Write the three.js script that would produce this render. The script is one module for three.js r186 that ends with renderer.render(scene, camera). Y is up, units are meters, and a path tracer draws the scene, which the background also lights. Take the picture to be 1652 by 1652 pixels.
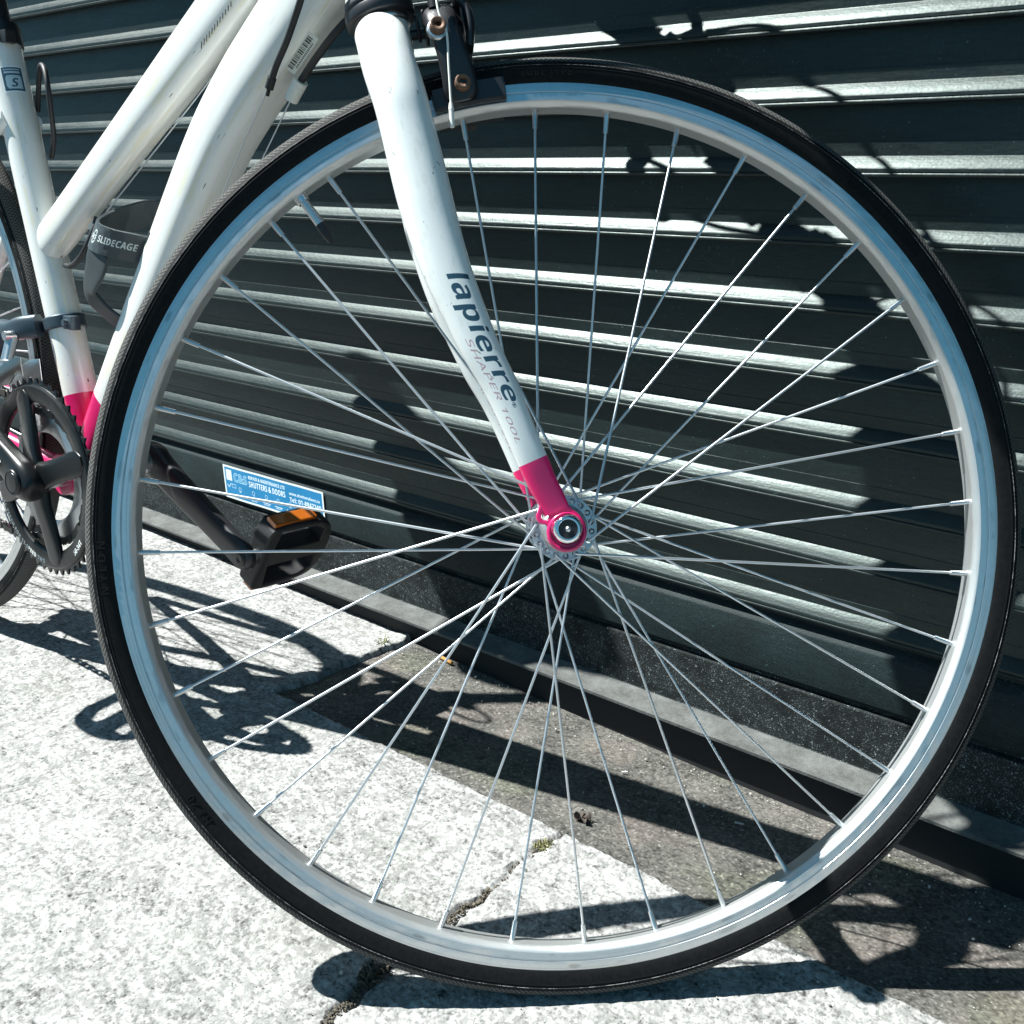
import * as THREE from 'three';
import { mergeGeometries, toCreasedNormals } from 'three/addons/utils/BufferGeometryUtils.js';
import { FontLoader } from 'three/addons/loaders/FontLoader.js';
import { TextGeometry } from 'three/addons/geometries/TextGeometry.js';

// ---------------------------------------------------------------- camera, sky, sun, exposure
const DEG = Math.PI / 180;
const scene = new THREE.Scene();
const camera = new THREE.PerspectiveCamera(52.947, 1, 0.02, 300);
camera.position.set(0.42066, 0.58162, 0.85126);
camera.rotation.set(-19.9102 * DEG, 40.073 * DEG, -1.0961 * DEG, 'YXZ');

const renderer = new THREE.WebGLRenderer({ antialias: true });
renderer.toneMapping = THREE.LinearToneMapping;
renderer.toneMappingExposure = 2.45;
renderer.shadowMap.enabled = true;
renderer.shadowMap.type = THREE.PCFSoftShadowMap;

const SUN = new THREE.Vector3(-0.50589, 0.82652, 0.24685).normalize();
const sun = new THREE.DirectionalLight(new THREE.Color().setRGB(0.975, 1.0, 0.965), 5);
sun.position.copy(SUN).multiplyScalar(6);
sun.target.position.set(-0.2, 0.2, 0.2);
sun.castShadow = true;
sun.shadow.mapSize.set(4096, 4096);
Object.assign(sun.shadow.camera, { left: -2, right: 2, top: 2, bottom: -2, near: 0.5, far: 14 });
sun.shadow.bias = -0.0003;
scene.add(sun, sun.target);

{ // clear blue sky: deep at the zenith, paler at the horizon, a little brighter round the sun
  const w = 512, h = 256, d = new Float32Array(w * h * 4);
  for (let j = 0; j < h; j++) for (let i = 0; i < w; i++) {
    const el = ((j + 0.5) / h - 0.5) * Math.PI, az = ((i + 0.5) / w - 0.5) * 2 * Math.PI;
    const s = Math.max(Math.sin(el), 0);
    const dir = new THREE.Vector3(Math.cos(el) * Math.cos(az), Math.sin(el), Math.cos(el) * Math.sin(az));
    const g = Math.pow(Math.max(dir.dot(SUN), 0), 6) * 0.08;
    const k = Math.pow(1 - s, 1.6);
    const o = (j * w + i) * 4;
    d[o] = 0.012 + 0.058 * k + g; d[o + 1] = 0.070 + 0.120 * k + g; d[o + 2] = 0.132 + 0.130 * k + g * 0.95; d[o + 3] = 1;
  }
  const t = new THREE.DataTexture(d, w, h, THREE.RGBAFormat, THREE.FloatType);
  t.mapping = THREE.EquirectangularReflectionMapping;
  t.magFilter = t.minFilter = THREE.LinearFilter;
  t.needsUpdate = true;
  scene.background = t; scene.environment = t;
}

// ---------------------------------------------------------------- helpers
const V = (x, y, z = 0) => new THREE.Vector3(x, y, z);
let seed = 20240611;
const rnd = () => { seed = (seed * 1664525 + 1013904223) >>> 0; return seed / 4294967296; };
const rr = (a, b) => a + (b - a) * rnd();
const lerp = (a, b, t) => a + (b - a) * t;
const clamp = (x, a = 0, b = 1) => Math.min(b, Math.max(a, x));
const sstep = (a, b, x) => { const t = clamp((x - a) / (b - a)); return t * t * (3 - 2 * t); };
function interp(x, xs, ys) { if (x <= xs[0]) return ys[0]; for (let i = 1; i < xs.length; i++) if (x <= xs[i]) return lerp(ys[i - 1], ys[i], (x - xs[i - 1]) / (xs[i] - xs[i - 1])); return ys[ys.length - 1]; }
const hash = (x, y, s) => { let n = (Math.imul(x, 374761393) + Math.imul(y, 668265263) + Math.imul(s, 974634777)) | 0; n = Math.imul(n ^ (n >>> 13), 1274126177); n ^= n >>> 16; return (n >>> 0) / 4294967296; };
// value noise that repeats after px, py cells
function noise(x, y, px, py, s = 0) {
  const xi = Math.floor(x), yi = Math.floor(y); let fx = x - xi, fy = y - yi;
  fx = fx * fx * (3 - 2 * fx); fy = fy * fy * (3 - 2 * fy);
  const x0 = ((xi % px) + px) % px, y0 = ((yi % py) + py) % py, x1 = (x0 + 1) % px, y1 = (y0 + 1) % py;
  return lerp(lerp(hash(x0, y0, s), hash(x1, y0, s), fx), lerp(hash(x0, y1, s), hash(x1, y1, s), fx), fy);
}
function dataTex(w, h, fn, srgb) {
  const d = new Uint8Array(w * h * 4), c = [0, 0, 0];
  for (let j = 0; j < h; j++) for (let i = 0; i < w; i++) {
    fn(i / w, j / h, c); const o = (j * w + i) * 4;
    for (let k = 0; k < 3; k++) { let v = clamp(c[k]); if (srgb) v = v <= 0.0031308 ? v * 12.92 : 1.055 * Math.pow(v, 1 / 2.4) - 0.055; d[o + k] = v * 255 + 0.5; }
    d[o + 3] = 255;
  }
  const t = new THREE.DataTexture(d, w, h);
  t.wrapS = t.wrapT = THREE.RepeatWrapping; t.magFilter = THREE.LinearFilter; t.minFilter = THREE.LinearMipmapLinearFilter; t.generateMipmaps = true;
  if (srgb) t.colorSpace = THREE.SRGBColorSpace;
  t.needsUpdate = true; return t;
}
function rep(t, u, v) { const c = t.clone(); c.repeat.set(u, v); c.needsUpdate = true; return c; }
function canvasTex(w, h, draw) {
  const c = document.createElement('canvas'); c.width = w; c.height = h; draw(c.getContext('2d'), w, h);
  const t = new THREE.CanvasTexture(c); t.colorSpace = THREE.SRGBColorSpace; t.magFilter = THREE.LinearFilter; t.anisotropy = 8; return t;
}
const lin = (r, g, b) => new THREE.Color().setRGB(r, g, b);
const std = (o) => new THREE.MeshStandardMaterial({ roughness: 0.5, metalness: 0, ...o });
const phy = (o) => new THREE.MeshPhysicalMaterial({ roughness: 0.5, metalness: 0, ...o });
function mesh(name, geo, mat, parent, label) {
  const g = Array.isArray(geo) ? mergeGeometries(geo.map(x => { const y = x.index ? x.toNonIndexed() : x; for (const k of Object.keys(y.attributes)) if (!['position', 'normal', 'uv'].includes(k)) y.deleteAttribute(k); return y; })) : geo;
  const m = new THREE.Mesh(g, mat); m.name = name; if (label) m.userData.label = label; parent.add(m); return m;
}
const used = {};
const numbered = (n) => { const k = used[n] = (used[n] ?? -1) + 1; return k ? n + '_' + String(k).padStart(3, '0') : n; };
function tag(o, label, category, group) { o.name = numbered(o.name); o.userData.label = label; o.userData.category = category; if (group) o.userData.group = group; scene.add(o); return o; }
function structure(o) { o.name = numbered(o.name); o.userData.kind = 'structure'; scene.add(o); return o; }

// loft of superellipse rings: sections {c:[x,y,z], a:[..], b:[..], ha, hb, e}
function loft(secs, { n = 28, capStart = true, capEnd = true } = {}) {
  const pos = [], uv = [], idx = []; let len = [0];
  for (let i = 1; i < secs.length; i++) len.push(len[i - 1] + Math.hypot(...[0, 1, 2].map(k => secs[i].c[k] - secs[i - 1].c[k])));
  const L = len[len.length - 1];
  secs.forEach((s, i) => {
    const e = 2 / (s.e ?? 2);
    for (let k = 0; k <= n; k++) {
      const t = k / n * 2 * Math.PI, ct = Math.cos(t), st = Math.sin(t);
      const x = -Math.sign(ct) * Math.pow(Math.abs(ct), e) * s.ha, y = Math.sign(st) * Math.pow(Math.abs(st), e) * s.hb;
      for (let q = 0; q < 3; q++) pos.push(s.c[q] + s.a[q] * x + s.b[q] * y);
      uv.push(1 - k / n, 1 - len[i] / L);
    }
  });
  const w = n + 1;
  for (let i = 0; i < secs.length - 1; i++) for (let k = 0; k < n; k++) { const A = i * w + k, B = A + 1, C = A + w, D = C + 1; idx.push(A, C, B, B, C, D); }
  const cap = (i, flip) => { const o = pos.length / 3; const s = secs[i]; pos.push(...s.c); uv.push(0.5, 1 - len[i] / L);
    for (let k = 0; k <= n; k++) { const q = (i * w + k) * 3; pos.push(pos[q], pos[q + 1], pos[q + 2]); uv.push(uv[(i * w + k) * 2], uv[(i * w + k) * 2 + 1]); }
    for (let k = 0; k < n; k++) flip ? idx.push(o, o + 1 + k, o + 2 + k) : idx.push(o, o + 2 + k, o + 1 + k); };
  if (capStart) cap(0, true); if (capEnd) cap(secs.length - 1, false);
  const g = new THREE.BufferGeometry();
  g.setAttribute('position', new THREE.Float32BufferAttribute(pos, 3)); g.setAttribute('uv', new THREE.Float32BufferAttribute(uv, 2)); g.setIndex(idx);
  g.computeVertexNormals();
  const N = g.attributes.normal; // weld the seam
  for (let i = 0; i < secs.length; i++) { const A = i * w, B = A + n; const v = V(N.getX(A) + N.getX(B), N.getY(A) + N.getY(B), N.getZ(A) + N.getZ(B)).normalize(); N.setXYZ(A, v.x, v.y, v.z); N.setXYZ(B, v.x, v.y, v.z); }
  return g;
}
// tube lying in the xy plane of its frame: stations [x, y, z, halfInPlane, halfZ, exponent]
function planeLoft(st, opt) {
  const secs = st.map((s, i) => {
    const A = st[Math.max(0, i - 1)], B = st[Math.min(st.length - 1, i + 1)];
    const d = V(B[0] - A[0], B[1] - A[1], B[2] - A[2]).normalize(), b0 = V(0, 0, 1), a = b0.clone().cross(d).normalize().negate(), b = a.clone().negate().cross(d).negate();
    const bb = d.clone().cross(a).negate(); if (bb.z < 0) bb.negate();
    return { c: [s[0], s[1], s[2]], a: a.toArray(), b: bb.toArray(), ha: s[3], hb: s[4], e: s[5] ?? 2 };
  });
  return loft(secs, opt);
}
function smooth(st, k = 4) { // resample stations with a Catmull-Rom spline
  const out = [], n = st.length; const at = (i) => st[clamp(i, 0, n - 1)];
  for (let i = 0; i < n - 1; i++) for (let j = 0; j < k; j++) {
    const t = j / k, p0 = at(i - 1), p1 = at(i), p2 = at(i + 1), p3 = at(i + 2);
    out.push(p1.map((_, q) => 0.5 * (2 * p1[q] + (p2[q] - p0[q]) * t + (2 * p0[q] - 5 * p1[q] + 4 * p2[q] - p3[q]) * t * t + (3 * p1[q] - p0[q] - 3 * p2[q] + p3[q]) * t * t * t)));
  }
  out.push(st[n - 1]); return out;
}
function tube(pts, r, seg = 40, rad = 10) { return new THREE.TubeGeometry(new THREE.CatmullRomCurve3(pts.map(p => V(...p))), seg, r, rad, false); }
function rod(a, b, r1, r2 = r1, n = 12) { // capped cylinder from a to b
  const A = V(...a), B = V(...b), d = B.clone().sub(A), g = new THREE.CylinderGeometry(r2, r1, d.length(), n);
  g.applyQuaternion(new THREE.Quaternion().setFromUnitVectors(V(0, 1, 0), d.clone().normalize())); g.translate((A.x + B.x) / 2, (A.y + B.y) / 2, (A.z + B.z) / 2); return g;
}
function lathe(pts, n, axisAtoB) { // profile [r, h]; revolved about z
  const g = new THREE.LatheGeometry(pts.map(p => new THREE.Vector2(p[0], p[1])), n); g.rotateX(Math.PI / 2); return g;
}
function latheOn(pts, a, dir, n = 24) { // profile [r, h] revolved about dir, h measured from a
  const g = new THREE.LatheGeometry(pts.map(p => new THREE.Vector2(p[0], p[1])), n);
  g.applyQuaternion(new THREE.Quaternion().setFromUnitVectors(V(0, 1, 0), V(...dir).normalize())); g.translate(...a); return g;
}
function plate(outline, z0, z1, bevel = 0.0006, holes = [], seg = 2) {
  const s = new THREE.Shape(outline.map(p => new THREE.Vector2(p[0], p[1])));
  for (const h of holes) { const q = new THREE.Path(); if (h.length === 3 && typeof h[0] === 'number') q.absarc(h[0], h[1], h[2], 0, Math.PI * 2, true); else q.setFromPoints(h.map(p => new THREE.Vector2(p[0], p[1]))); s.holes.push(q); }
  const g = new THREE.ExtrudeGeometry(s, { depth: Math.max(1e-5, z1 - z0 - 2 * bevel), bevelEnabled: bevel > 0, bevelThickness: bevel, bevelSize: bevel, bevelOffset: -bevel, bevelSegments: seg, curveSegments: 20 });
  g.translate(0, 0, z0 + bevel); return toCreasedNormals(g, 0.6);
}
function box(w, h, d, x, y, z, r = 0.001) { return plate([[x - w / 2, y - h / 2], [x + w / 2, y - h / 2], [x + w / 2, y + h / 2], [x - w / 2, y + h / 2]], z - d / 2, z + d / 2, Math.min(r, w / 3, h / 3, d / 3)); }
function roundOutline(pts, k = 5) { // closed Catmull-Rom outline
  const n = pts.length, out = [];
  for (let i = 0; i < n; i++) for (let j = 0; j < k; j++) { const t = j / k, p = [-1, 0, 1, 2].map(q => pts[(i + q + n) % n]);
    out.push([0, 1].map(q => 0.5 * (2 * p[1][q] + (p[2][q] - p[0][q]) * t + (2 * p[0][q] - 5 * p[1][q] + 4 * p[2][q] - p[3][q]) * t * t + (3 * p[1][q] - p[0][q] - 3 * p[2][q] + p[3][q]) * t * t * t))); }
  return out;
}
// prism along x from a profile of [y, z] points, given top to bottom; uv in metres
function prism(prof, x0, x1, crease = 0.5) {
  const pos = [], uv = []; let s = 0;
  for (let i = 0; i < prof.length - 1; i++) {
    const [y0, z0] = prof[i], [y1, z1] = prof[i + 1], l = Math.hypot(y1 - y0, z1 - z0);
    const q = [[x0, y0, z0, x0, -s], [x0, y1, z1, x0, -s - l], [x1, y1, z1, x1, -s - l], [x1, y0, z0, x1, -s]];
    for (const k of [0, 1, 2, 0, 2, 3]) { pos.push(q[k][0], q[k][1], q[k][2]); uv.push(q[k][3], q[k][4]); }
    s += l;
  }
  let g = new THREE.BufferGeometry(); g.setAttribute('position', new THREE.Float32BufferAttribute(pos, 3)); g.setAttribute('uv', new THREE.Float32BufferAttribute(uv, 2));
  g.computeVertexNormals(); return toCreasedNormals(g, crease);
}

// ---------------------------------------------------------------- textures
// cast concrete, one tile = 0.8 m
const concreteField = (u, v) => {
  const a = noise(u * 160, v * 160, 160, 160, 1), b = noise(u * 320, v * 320, 320, 320, 2), c = noise(u * 640, v * 640, 640, 640, 3), st = noise(u * 70, v * 260, 70, 260, 4), big = noise(u * 12, v * 12, 12, 12, 5), mid = noise(u * 40, v * 40, 40, 40, 8);
  return { a, b, c, st, big, mid };
};
const concreteMap = dataTex(2048, 2048, (u, v, o) => {
  const f = concreteField(u, v), e = noise(u * 900, v * 900, 900, 900, 7);
  const s = 0.16 * f.a + 0.28 * f.b + 0.24 * f.c + 0.18 * f.st + 0.14 * e; // mean .5
  let g = 0.268 + 0.70 * (s - 0.5) + 0.09 * (f.mid - 0.5) + 0.06 * (f.big - 0.5);
  const st1 = noise(u * 130 + 9, v * 130, 130, 130, 11) * 0.75 + f.c * 0.25; g = lerp(g, 0.185 + 0.05 * e, sstep(0.60, 0.72, st1) * 0.75); // grey stones
  g = lerp(g, 0.42, sstep(0.72, 0.80, noise(u * 210, v * 210 + 5, 210, 210, 12) * 0.8 + e * 0.2) * 0.6); // pale sand
  g *= 1 - 0.7 * sstep(0.855, 0.91, noise(u * 420, v * 420, 420, 420, 6) * 0.8 + f.c * 0.2);
  const stain = sstep(0.50, 0.80, noise(u * 6, v * 6, 6, 6, 13) * 0.6 + f.big * 0.4); g *= 1 - 0.16 * stain;
  g = clamp(g, 0.03, 0.62); o[0] = g; o[1] = g * (0.988 + 0.008 * stain); o[2] = g * (0.962 - 0.02 * stain);
}, true);
const concreteBump = dataTex(2048, 2048, (u, v, o) => {
  const f = concreteField(u, v); const pit = sstep(0.84, 0.90, noise(u * 420, v * 420, 420, 420, 6) * 0.8 + f.c * 0.2);
  const h = 0.22 * f.a + 0.24 * f.b + 0.18 * f.c + 0.36 * f.st; const g = clamp(0.5 + (h - 0.5) * 1.5 - 0.35 * pit); o[0] = o[1] = o[2] = g;
});
const slabMap = dataTex(1024, 1024, (u, v, o) => {
  const a = noise(u * 150, v * 150, 150, 150, 21), b = noise(u * 330, v * 330, 330, 330, 22), c = noise(u * 18, v * 18, 18, 18, 23), d = noise(u * 7, v * 7, 7, 7, 24);
  let g = 0.086 + 0.045 * (a - 0.5) + 0.09 * (b - 0.5) + 0.05 * (c - 0.5);
  g += 0.10 * sstep(0.86, 0.93, b); g *= 1 - 0.45 * sstep(0.78, 0.9, noise(u * 120, v * 120, 120, 120, 25));
  const red = sstep(0.62, 0.78, d * 0.6 + c * 0.4) * 0.5, gr = sstep(0.6, 0.8, noise(u * 9, v * 9, 9, 9, 26));
  o[0] = g * (1.05 + 0.18 * red); o[1] = g * (1.0 + 0.05 * gr); o[2] = g * (0.90 - 0.07 * gr);
}, true);
const slabBump = dataTex(1024, 1024, (u, v, o) => { o[0] = o[1] = o[2] = clamp(0.5 + 0.5 * (noise(u * 150, v * 150, 150, 150, 21) - 0.5) + 0.6 * (noise(u * 330, v * 330, 330, 330, 22) - 0.5)); });
// dusty coated metal, one tile = 0.5 m; streaks run along u
const paintMap = dataTex(1024, 1024, (u, v, o) => {
  const s = noise(u * 40, v * 300, 40, 300, 31), f = noise(u * 300, v * 300, 300, 300, 32), b = noise(u * 9, v * 20, 9, 20, 33), t = noise(u * 420, v * 420, 420, 420, 34);
  let g = 0.0098 + 0.005 * (s - 0.5) + 0.006 * (f - 0.5) + 0.004 * (b - 0.5);
  g += 0.16 * sstep(0.93, 0.97, t) * sstep(0.5, 0.7, noise(u * 16, v * 16, 16, 16, 35));
  o[0] = g * 0.5; o[1] = g * 1.0; o[2] = g * 1.1;
}, true);
const paintBump = dataTex(1024, 1024, (u, v, o) => { o[0] = o[1] = o[2] = clamp(0.5 + 0.7 * (noise(u * 70, v * 360, 70, 360, 31) - 0.5) + 0.5 * (noise(u * 300, v * 300, 300, 300, 32) - 0.5)); });
const roughMap = dataTex(1024, 1024, (u, v, o) => { const a = noise(u * 26, v * 200, 26, 200, 36), b = noise(u * 7, v * 24, 7, 24, 37), c = noise(u * 240, v * 240, 240, 240, 38); const g = clamp(0.72 + 0.16 * a + 0.14 * b + 0.12 * (c - 0.5) + 0.2 * sstep(0.85, 0.95, c)); o[0] = o[1] = o[2] = g; });
const gritMap = dataTex(1024, 1024, (u, v, o) => { // splashed dirt specks on the rail plate, tile 0.25 m
  const t = noise(u * 300, v * 300, 300, 300, 41), t2 = noise(u * 170, v * 170, 170, 170, 42), b = noise(u * 10, v * 10, 10, 10, 43), m = noise(u * 45, v * 45, 45, 45, 44);
  let g = 0.019 + 0.012 * (b - 0.5) + 0.010 * (m - 0.5);
  g += 0.10 * sstep(0.68, 0.82, t) * sstep(0.30, 0.65, m * 0.5 + b * 0.5) + 0.24 * sstep(0.88, 0.94, t2);
  o[0] = g * 0.86; o[1] = g * 1.0; o[2] = g * 1.02;
}, true);
const gritBump = dataTex(1024, 1024, (u, v, o) => { o[0] = o[1] = o[2] = clamp(0.3 + 0.5 * sstep(0.6, 0.9, noise(u * 300, v * 300, 300, 300, 41)) + 0.4 * sstep(0.88, 0.95, noise(u * 170, v * 170, 170, 170, 42)) + 0.2 * noise(u * 500, v * 500, 500, 500, 45)); });
const dustMap = dataTex(512, 512, (u, v, o) => { // settled dust on the rail foot, tile 0.25 m
  const a = noise(u * 14, v * 14, 14, 14, 51), b = noise(u * 60, v * 60, 60, 60, 52), c = noise(u * 220, v * 220, 220, 220, 53);
  const k = clamp(0.2 + 0.9 * (0.5 * a + 0.3 * b + 0.3 * c - 0.3)); const g = lerp(0.045, 0.155, k); o[0] = g * 0.97; o[1] = g; o[2] = g * 0.96;
}, true);
const treadBump = dataTex(128, 256, (u, v, o) => { // herring-bone rows of fine slits
  const row = Math.floor(v * 8), f = v * 8 - row, dir = row % 2 ? 1 : -1; const s = ((u * 4 + dir * f * 1.0) % 1 + 1) % 1; o[0] = o[1] = o[2] = s < 0.42 ? 0.1 : 0.9;
});
const brushBump = dataTex(512, 64, (u, v, o) => { o[0] = o[1] = o[2] = 0.5 + 0.5 * (noise(u * 6, v * 64, 6, 64, 61) - 0.5); });
const rimMap = dataTex(1024, 64, (u, v, o) => { const a = noise(u * 5, v * 40, 5, 40, 62), b = noise(u * 260, v * 30, 260, 30, 63), c = noise(u * 40, v * 12, 40, 12, 64); let g = 0.70 - 0.12 * sstep(0.55, 0.9, a) - 0.05 * b - 0.20 * sstep(0.80, 0.95, c); o[0] = g * 0.97; o[1] = g * 0.99; o[2] = g; }, true);
const rubberMap = dataTex(512, 128, (u, v, o) => { const g = 0.004 + 0.004 * noise(u * 90, v * 20, 90, 20, 71) + 0.003 * noise(u * 400, v * 100, 400, 100, 72); o[0] = g * 0.95; o[1] = g; o[2] = g * 1.05; }, true);
const scuffMap = dataTex(1024, 4, (u, v, o) => { const g = 0.02 + 0.20 * sstep(0.45, 0.75, noise(u * 50, 0, 50, 1, 91) * 0.6 + noise(u * 300, 0, 300, 1, 92) * 0.4); o[0] = o[1] = o[2] = g; }, true);
const treadMap = dataTex(128, 256, (u, v, o) => { const row = Math.floor(v * 8), f = v * 8 - row, dir = row % 2 ? 1 : -1; const q = ((u * 4 + dir * f) % 1 + 1) % 1; const g = (q < 0.4 ? 0.018 : 0.085) * (0.8 + 0.4 * noise(u * 40, v * 60, 40, 60, 93)); o[0] = g; o[1] = g * 0.99; o[2] = g * 0.93; }, true);
const grimeMap = dataTex(512, 512, (u, v, o) => { // chipped, slightly soiled white frame paint
  const a = noise(u * 8, v * 8, 8, 8, 81), b = noise(u * 90, v * 90, 90, 90, 82), c = noise(u * 30, v * 12, 30, 12, 83);
  let g = 0.80 - 0.05 * a - 0.03 * b; const chip = sstep(0.93, 0.95, noise(u * 70, v * 34, 70, 34, 84) * 0.85 + 0.15 * b); const stain = sstep(0.70, 0.92, c) * 0.16; g -= 0.10 * sstep(0.82, 0.9, noise(u * 140, v * 18, 140, 18, 85)) * a;
  o[0] = lerp(g, 0.07, chip); o[1] = lerp(g * (1 - stain * 0.3), 0.07, chip); o[2] = lerp(g * (0.955 - stain), 0.07, chip);
}, true);

// ---------------------------------------------------------------- materials
const M = {
  concrete: std({ map: concreteMap, bumpMap: concreteBump, bumpScale: 0.0011, roughness: 0.95 }),
  slab: std({ map: slabMap, bumpMap: slabBump, bumpScale: 0.0006, roughness: 0.75 }),
  paint: phy({ map: rep(paintMap, 2, 2), bumpMap: rep(paintBump, 2, 2), bumpScale: 0.00011, roughness: 0.49, roughnessMap: rep(roughMap, 2, 2), ior: 1.5, specularColor: lin(0.86, 1.0, 0.96) }),
  railPaint: phy({ map: rep(gritMap, 4, 4), bumpMap: rep(gritBump, 4, 4), bumpScale: 0.0004, roughness: 0.7, specularIntensity: 0.45 }),
  railPaint2: phy({ map: rep(paintMap, 3, 3), bumpMap: rep(gritBump, 4, 4), bumpScale: 0.0002, roughness: 0.6, specularIntensity: 0.5, color: lin(1.6, 1.6, 1.6) }),
  foot: std({ map: rep(dustMap, 4, 4), roughness: 0.85, bumpMap: rep(gritBump, 4, 4), bumpScale: 0.0003 }),
  seal: std({ color: lin(0.012, 0.013, 0.014), roughness: 0.9 }),
  white: phy({ map: grimeMap, roughness: 0.36, clearcoat: 0.7, clearcoatRoughness: 0.1 }),
  pink: phy({ color: lin(0.60, 0.009, 0.125), roughness: 0.36, clearcoat: 0.5, clearcoatRoughness: 0.15 }),
  black: phy({ color: lin(0.014, 0.014, 0.017), roughness: 0.42, clearcoat: 0.15 }),
  blackPlastic: std({ color: lin(0.016, 0.016, 0.018), roughness: 0.55 }),
  cagePlastic: std({ color: lin(0.04, 0.048, 0.05), roughness: 0.5 }),
  crank: phy({ color: lin(0.006, 0.0075, 0.0085), specularIntensity: 0.7, roughness: 0.36, metalness: 0.0, clearcoat: 0.12, clearcoatRoughness: 0.25 }),
  rubber: phy({ map: rep(rubberMap, 12, 1), roughness: 0.66, specularIntensity: 0.25 }),
  tread: std({ map: rep(treadMap, 150, 1), roughness: 0.9, bumpMap: rep(treadBump, 150, 1), bumpScale: 0.0010 }),
  rimTrack: std({ map: rep(rimMap, 3, 1), metalness: 1, roughness: 0.36, bumpMap: rep(brushBump, 12, 1), bumpScale: 0.00003 }),
  rimInner: std({ color: lin(0.58, 0.595, 0.59), metalness: 0.85, roughness: 0.48 }),
  steel: std({ color: lin(0.62, 0.64, 0.66), metalness: 1, roughness: 0.33 }),
  spoke: std({ color: lin(0.66, 0.68, 0.70), metalness: 0.9, roughness: 0.4 }),
  scuff: std({ map: rep(scuffMap, 9, 1), roughness: 0.6 }),
  cageSteel: std({ color: lin(0.30, 0.31, 0.31), metalness: 1, roughness: 0.3 }),
  chrome: std({ color: lin(0.85, 0.86, 0.88), metalness: 1, roughness: 0.08 }),
  hub: std({ color: lin(0.60, 0.61, 0.61), metalness: 0.9, roughness: 0.42 }),
  rust: std({ color: lin(0.17, 0.095, 0.06), metalness: 0.3, roughness: 0.65 }),
  bluegrey: phy({ color: lin(0.05, 0.072, 0.09), roughness: 0.4, metalness: 0.3 }),
  whitePlastic: std({ color: lin(0.78, 0.77, 0.70), roughness: 0.5 }),
  amber: phy({ color: lin(0.42, 0.105, 0.010), roughness: 0.25, clearcoat: 0.6 }),
  print: std({ color: lin(0.72, 0.74, 0.72), roughness: 0.6 }),
};

// ---------------------------------------------------------------- ground
const dip = (x) => interp(x, [-1.3, -1.05, -0.43, -0.2, 0, 0.4], [0.006, 0.007, 0.019, 0.030, 0.036, 0.036]);
const groundY = (x, z) => -dip(x) * clamp((0.24 - z) / 0.21, 0, 1.2);
const gnoise = (x, z, f, s) => noise(x * f + 4000, z * f + 4000, 1 << 20, 1 << 20, s) - 0.5;
const slabEdgeX = (z) => -0.446 + 0.010 * gnoise(0.3, z, 22, 101) + 0.008 * gnoise(0.7, z, 70, 102);
const slabEdgeZ = (x) => 0.2405 + 0.003 * gnoise(x, 0.2, 9, 103) + 0.0022 * gnoise(x, 0.4, 60, 104);
const crackX = (z) => interp(z, [0.20, 0.233, 0.263, 0.304, 0.331, 0.356, 0.3885, 0.436, 0.468, 0.495, 0.53, 0.62, 0.8], [-0.042, -0.0421, -0.043, -0.0446, -0.0419, -0.0437, -0.0446, -0.0517, -0.0519, -0.0447, -0.0428, -0.05, -0.04]) + 0.005 * gnoise(0.1, z, 60, 105) + 0.003 * gnoise(0.5, z, 170, 106);
function crackDepth(x, z) {
  if (z < 0.236 || z > 0.9) return 0;
  const w = 0.0016 + 0.0042 * sstep(0.33, 0.38, z) * (1 - sstep(0.40, 0.45, z)) + 0.0035 * sstep(0.255, 0.263, z) * (1 - sstep(0.268, 0.28, z)) + 0.0038 * sstep(0.44, 0.46, z) * (1 - sstep(0.49, 0.52, z)) + 0.0012 * gnoise(x, z, 90, 107);
  const d = Math.abs(x - crackX(z)); return 0.007 * (1 - sstep(w * 0.5, w * 1.25 + 0.0008, d)) * clamp(w / 0.003, 0.25, 1);
}
function grid(xs, zs, fy, uvScale) {
  const nx = xs.length, nz = zs.length, pos = new Float32Array(nx * nz * 3), uv = new Float32Array(nx * nz * 2), idx = new Uint32Array((nx - 1) * (nz - 1) * 6); let p = 0, q = 0, t = 0;
  for (let j = 0; j < nz; j++) for (let i = 0; i < nx; i++) { pos[p++] = xs[i]; pos[p++] = fy(xs[i], zs[j]); pos[p++] = zs[j]; uv[q++] = xs[i] / uvScale; uv[q++] = -zs[j] / uvScale; }
  for (let j = 0; j < nz - 1; j++) for (let i = 0; i < nx - 1; i++) { const a = j * nx + i, b = a + 1, c = a + nx, d = c + 1; idx[t++] = a; idx[t++] = c; idx[t++] = b; idx[t++] = b; idx[t++] = c; idx[t++] = d; }
  const g = new THREE.BufferGeometry(); g.setAttribute('position', new THREE.BufferAttribute(pos, 3)); g.setAttribute('uv', new THREE.BufferAttribute(uv, 2)); g.setIndex(new THREE.BufferAttribute(idx, 1)); g.computeVertexNormals(); return g;
}
function axis(lo, a, b, hi, step) { const out = []; for (let x = a; x <= b + 1e-9; x += step) out.push(x); for (let s = step * 3, x = a; x > lo;) { x -= s; s *= 1.6; out.unshift(Math.max(x, lo)); } for (let s = step * 3, x = out[out.length - 1]; x < hi;) { x += s; s *= 1.6; out.push(Math.min(x, hi)); } return out; }
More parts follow.
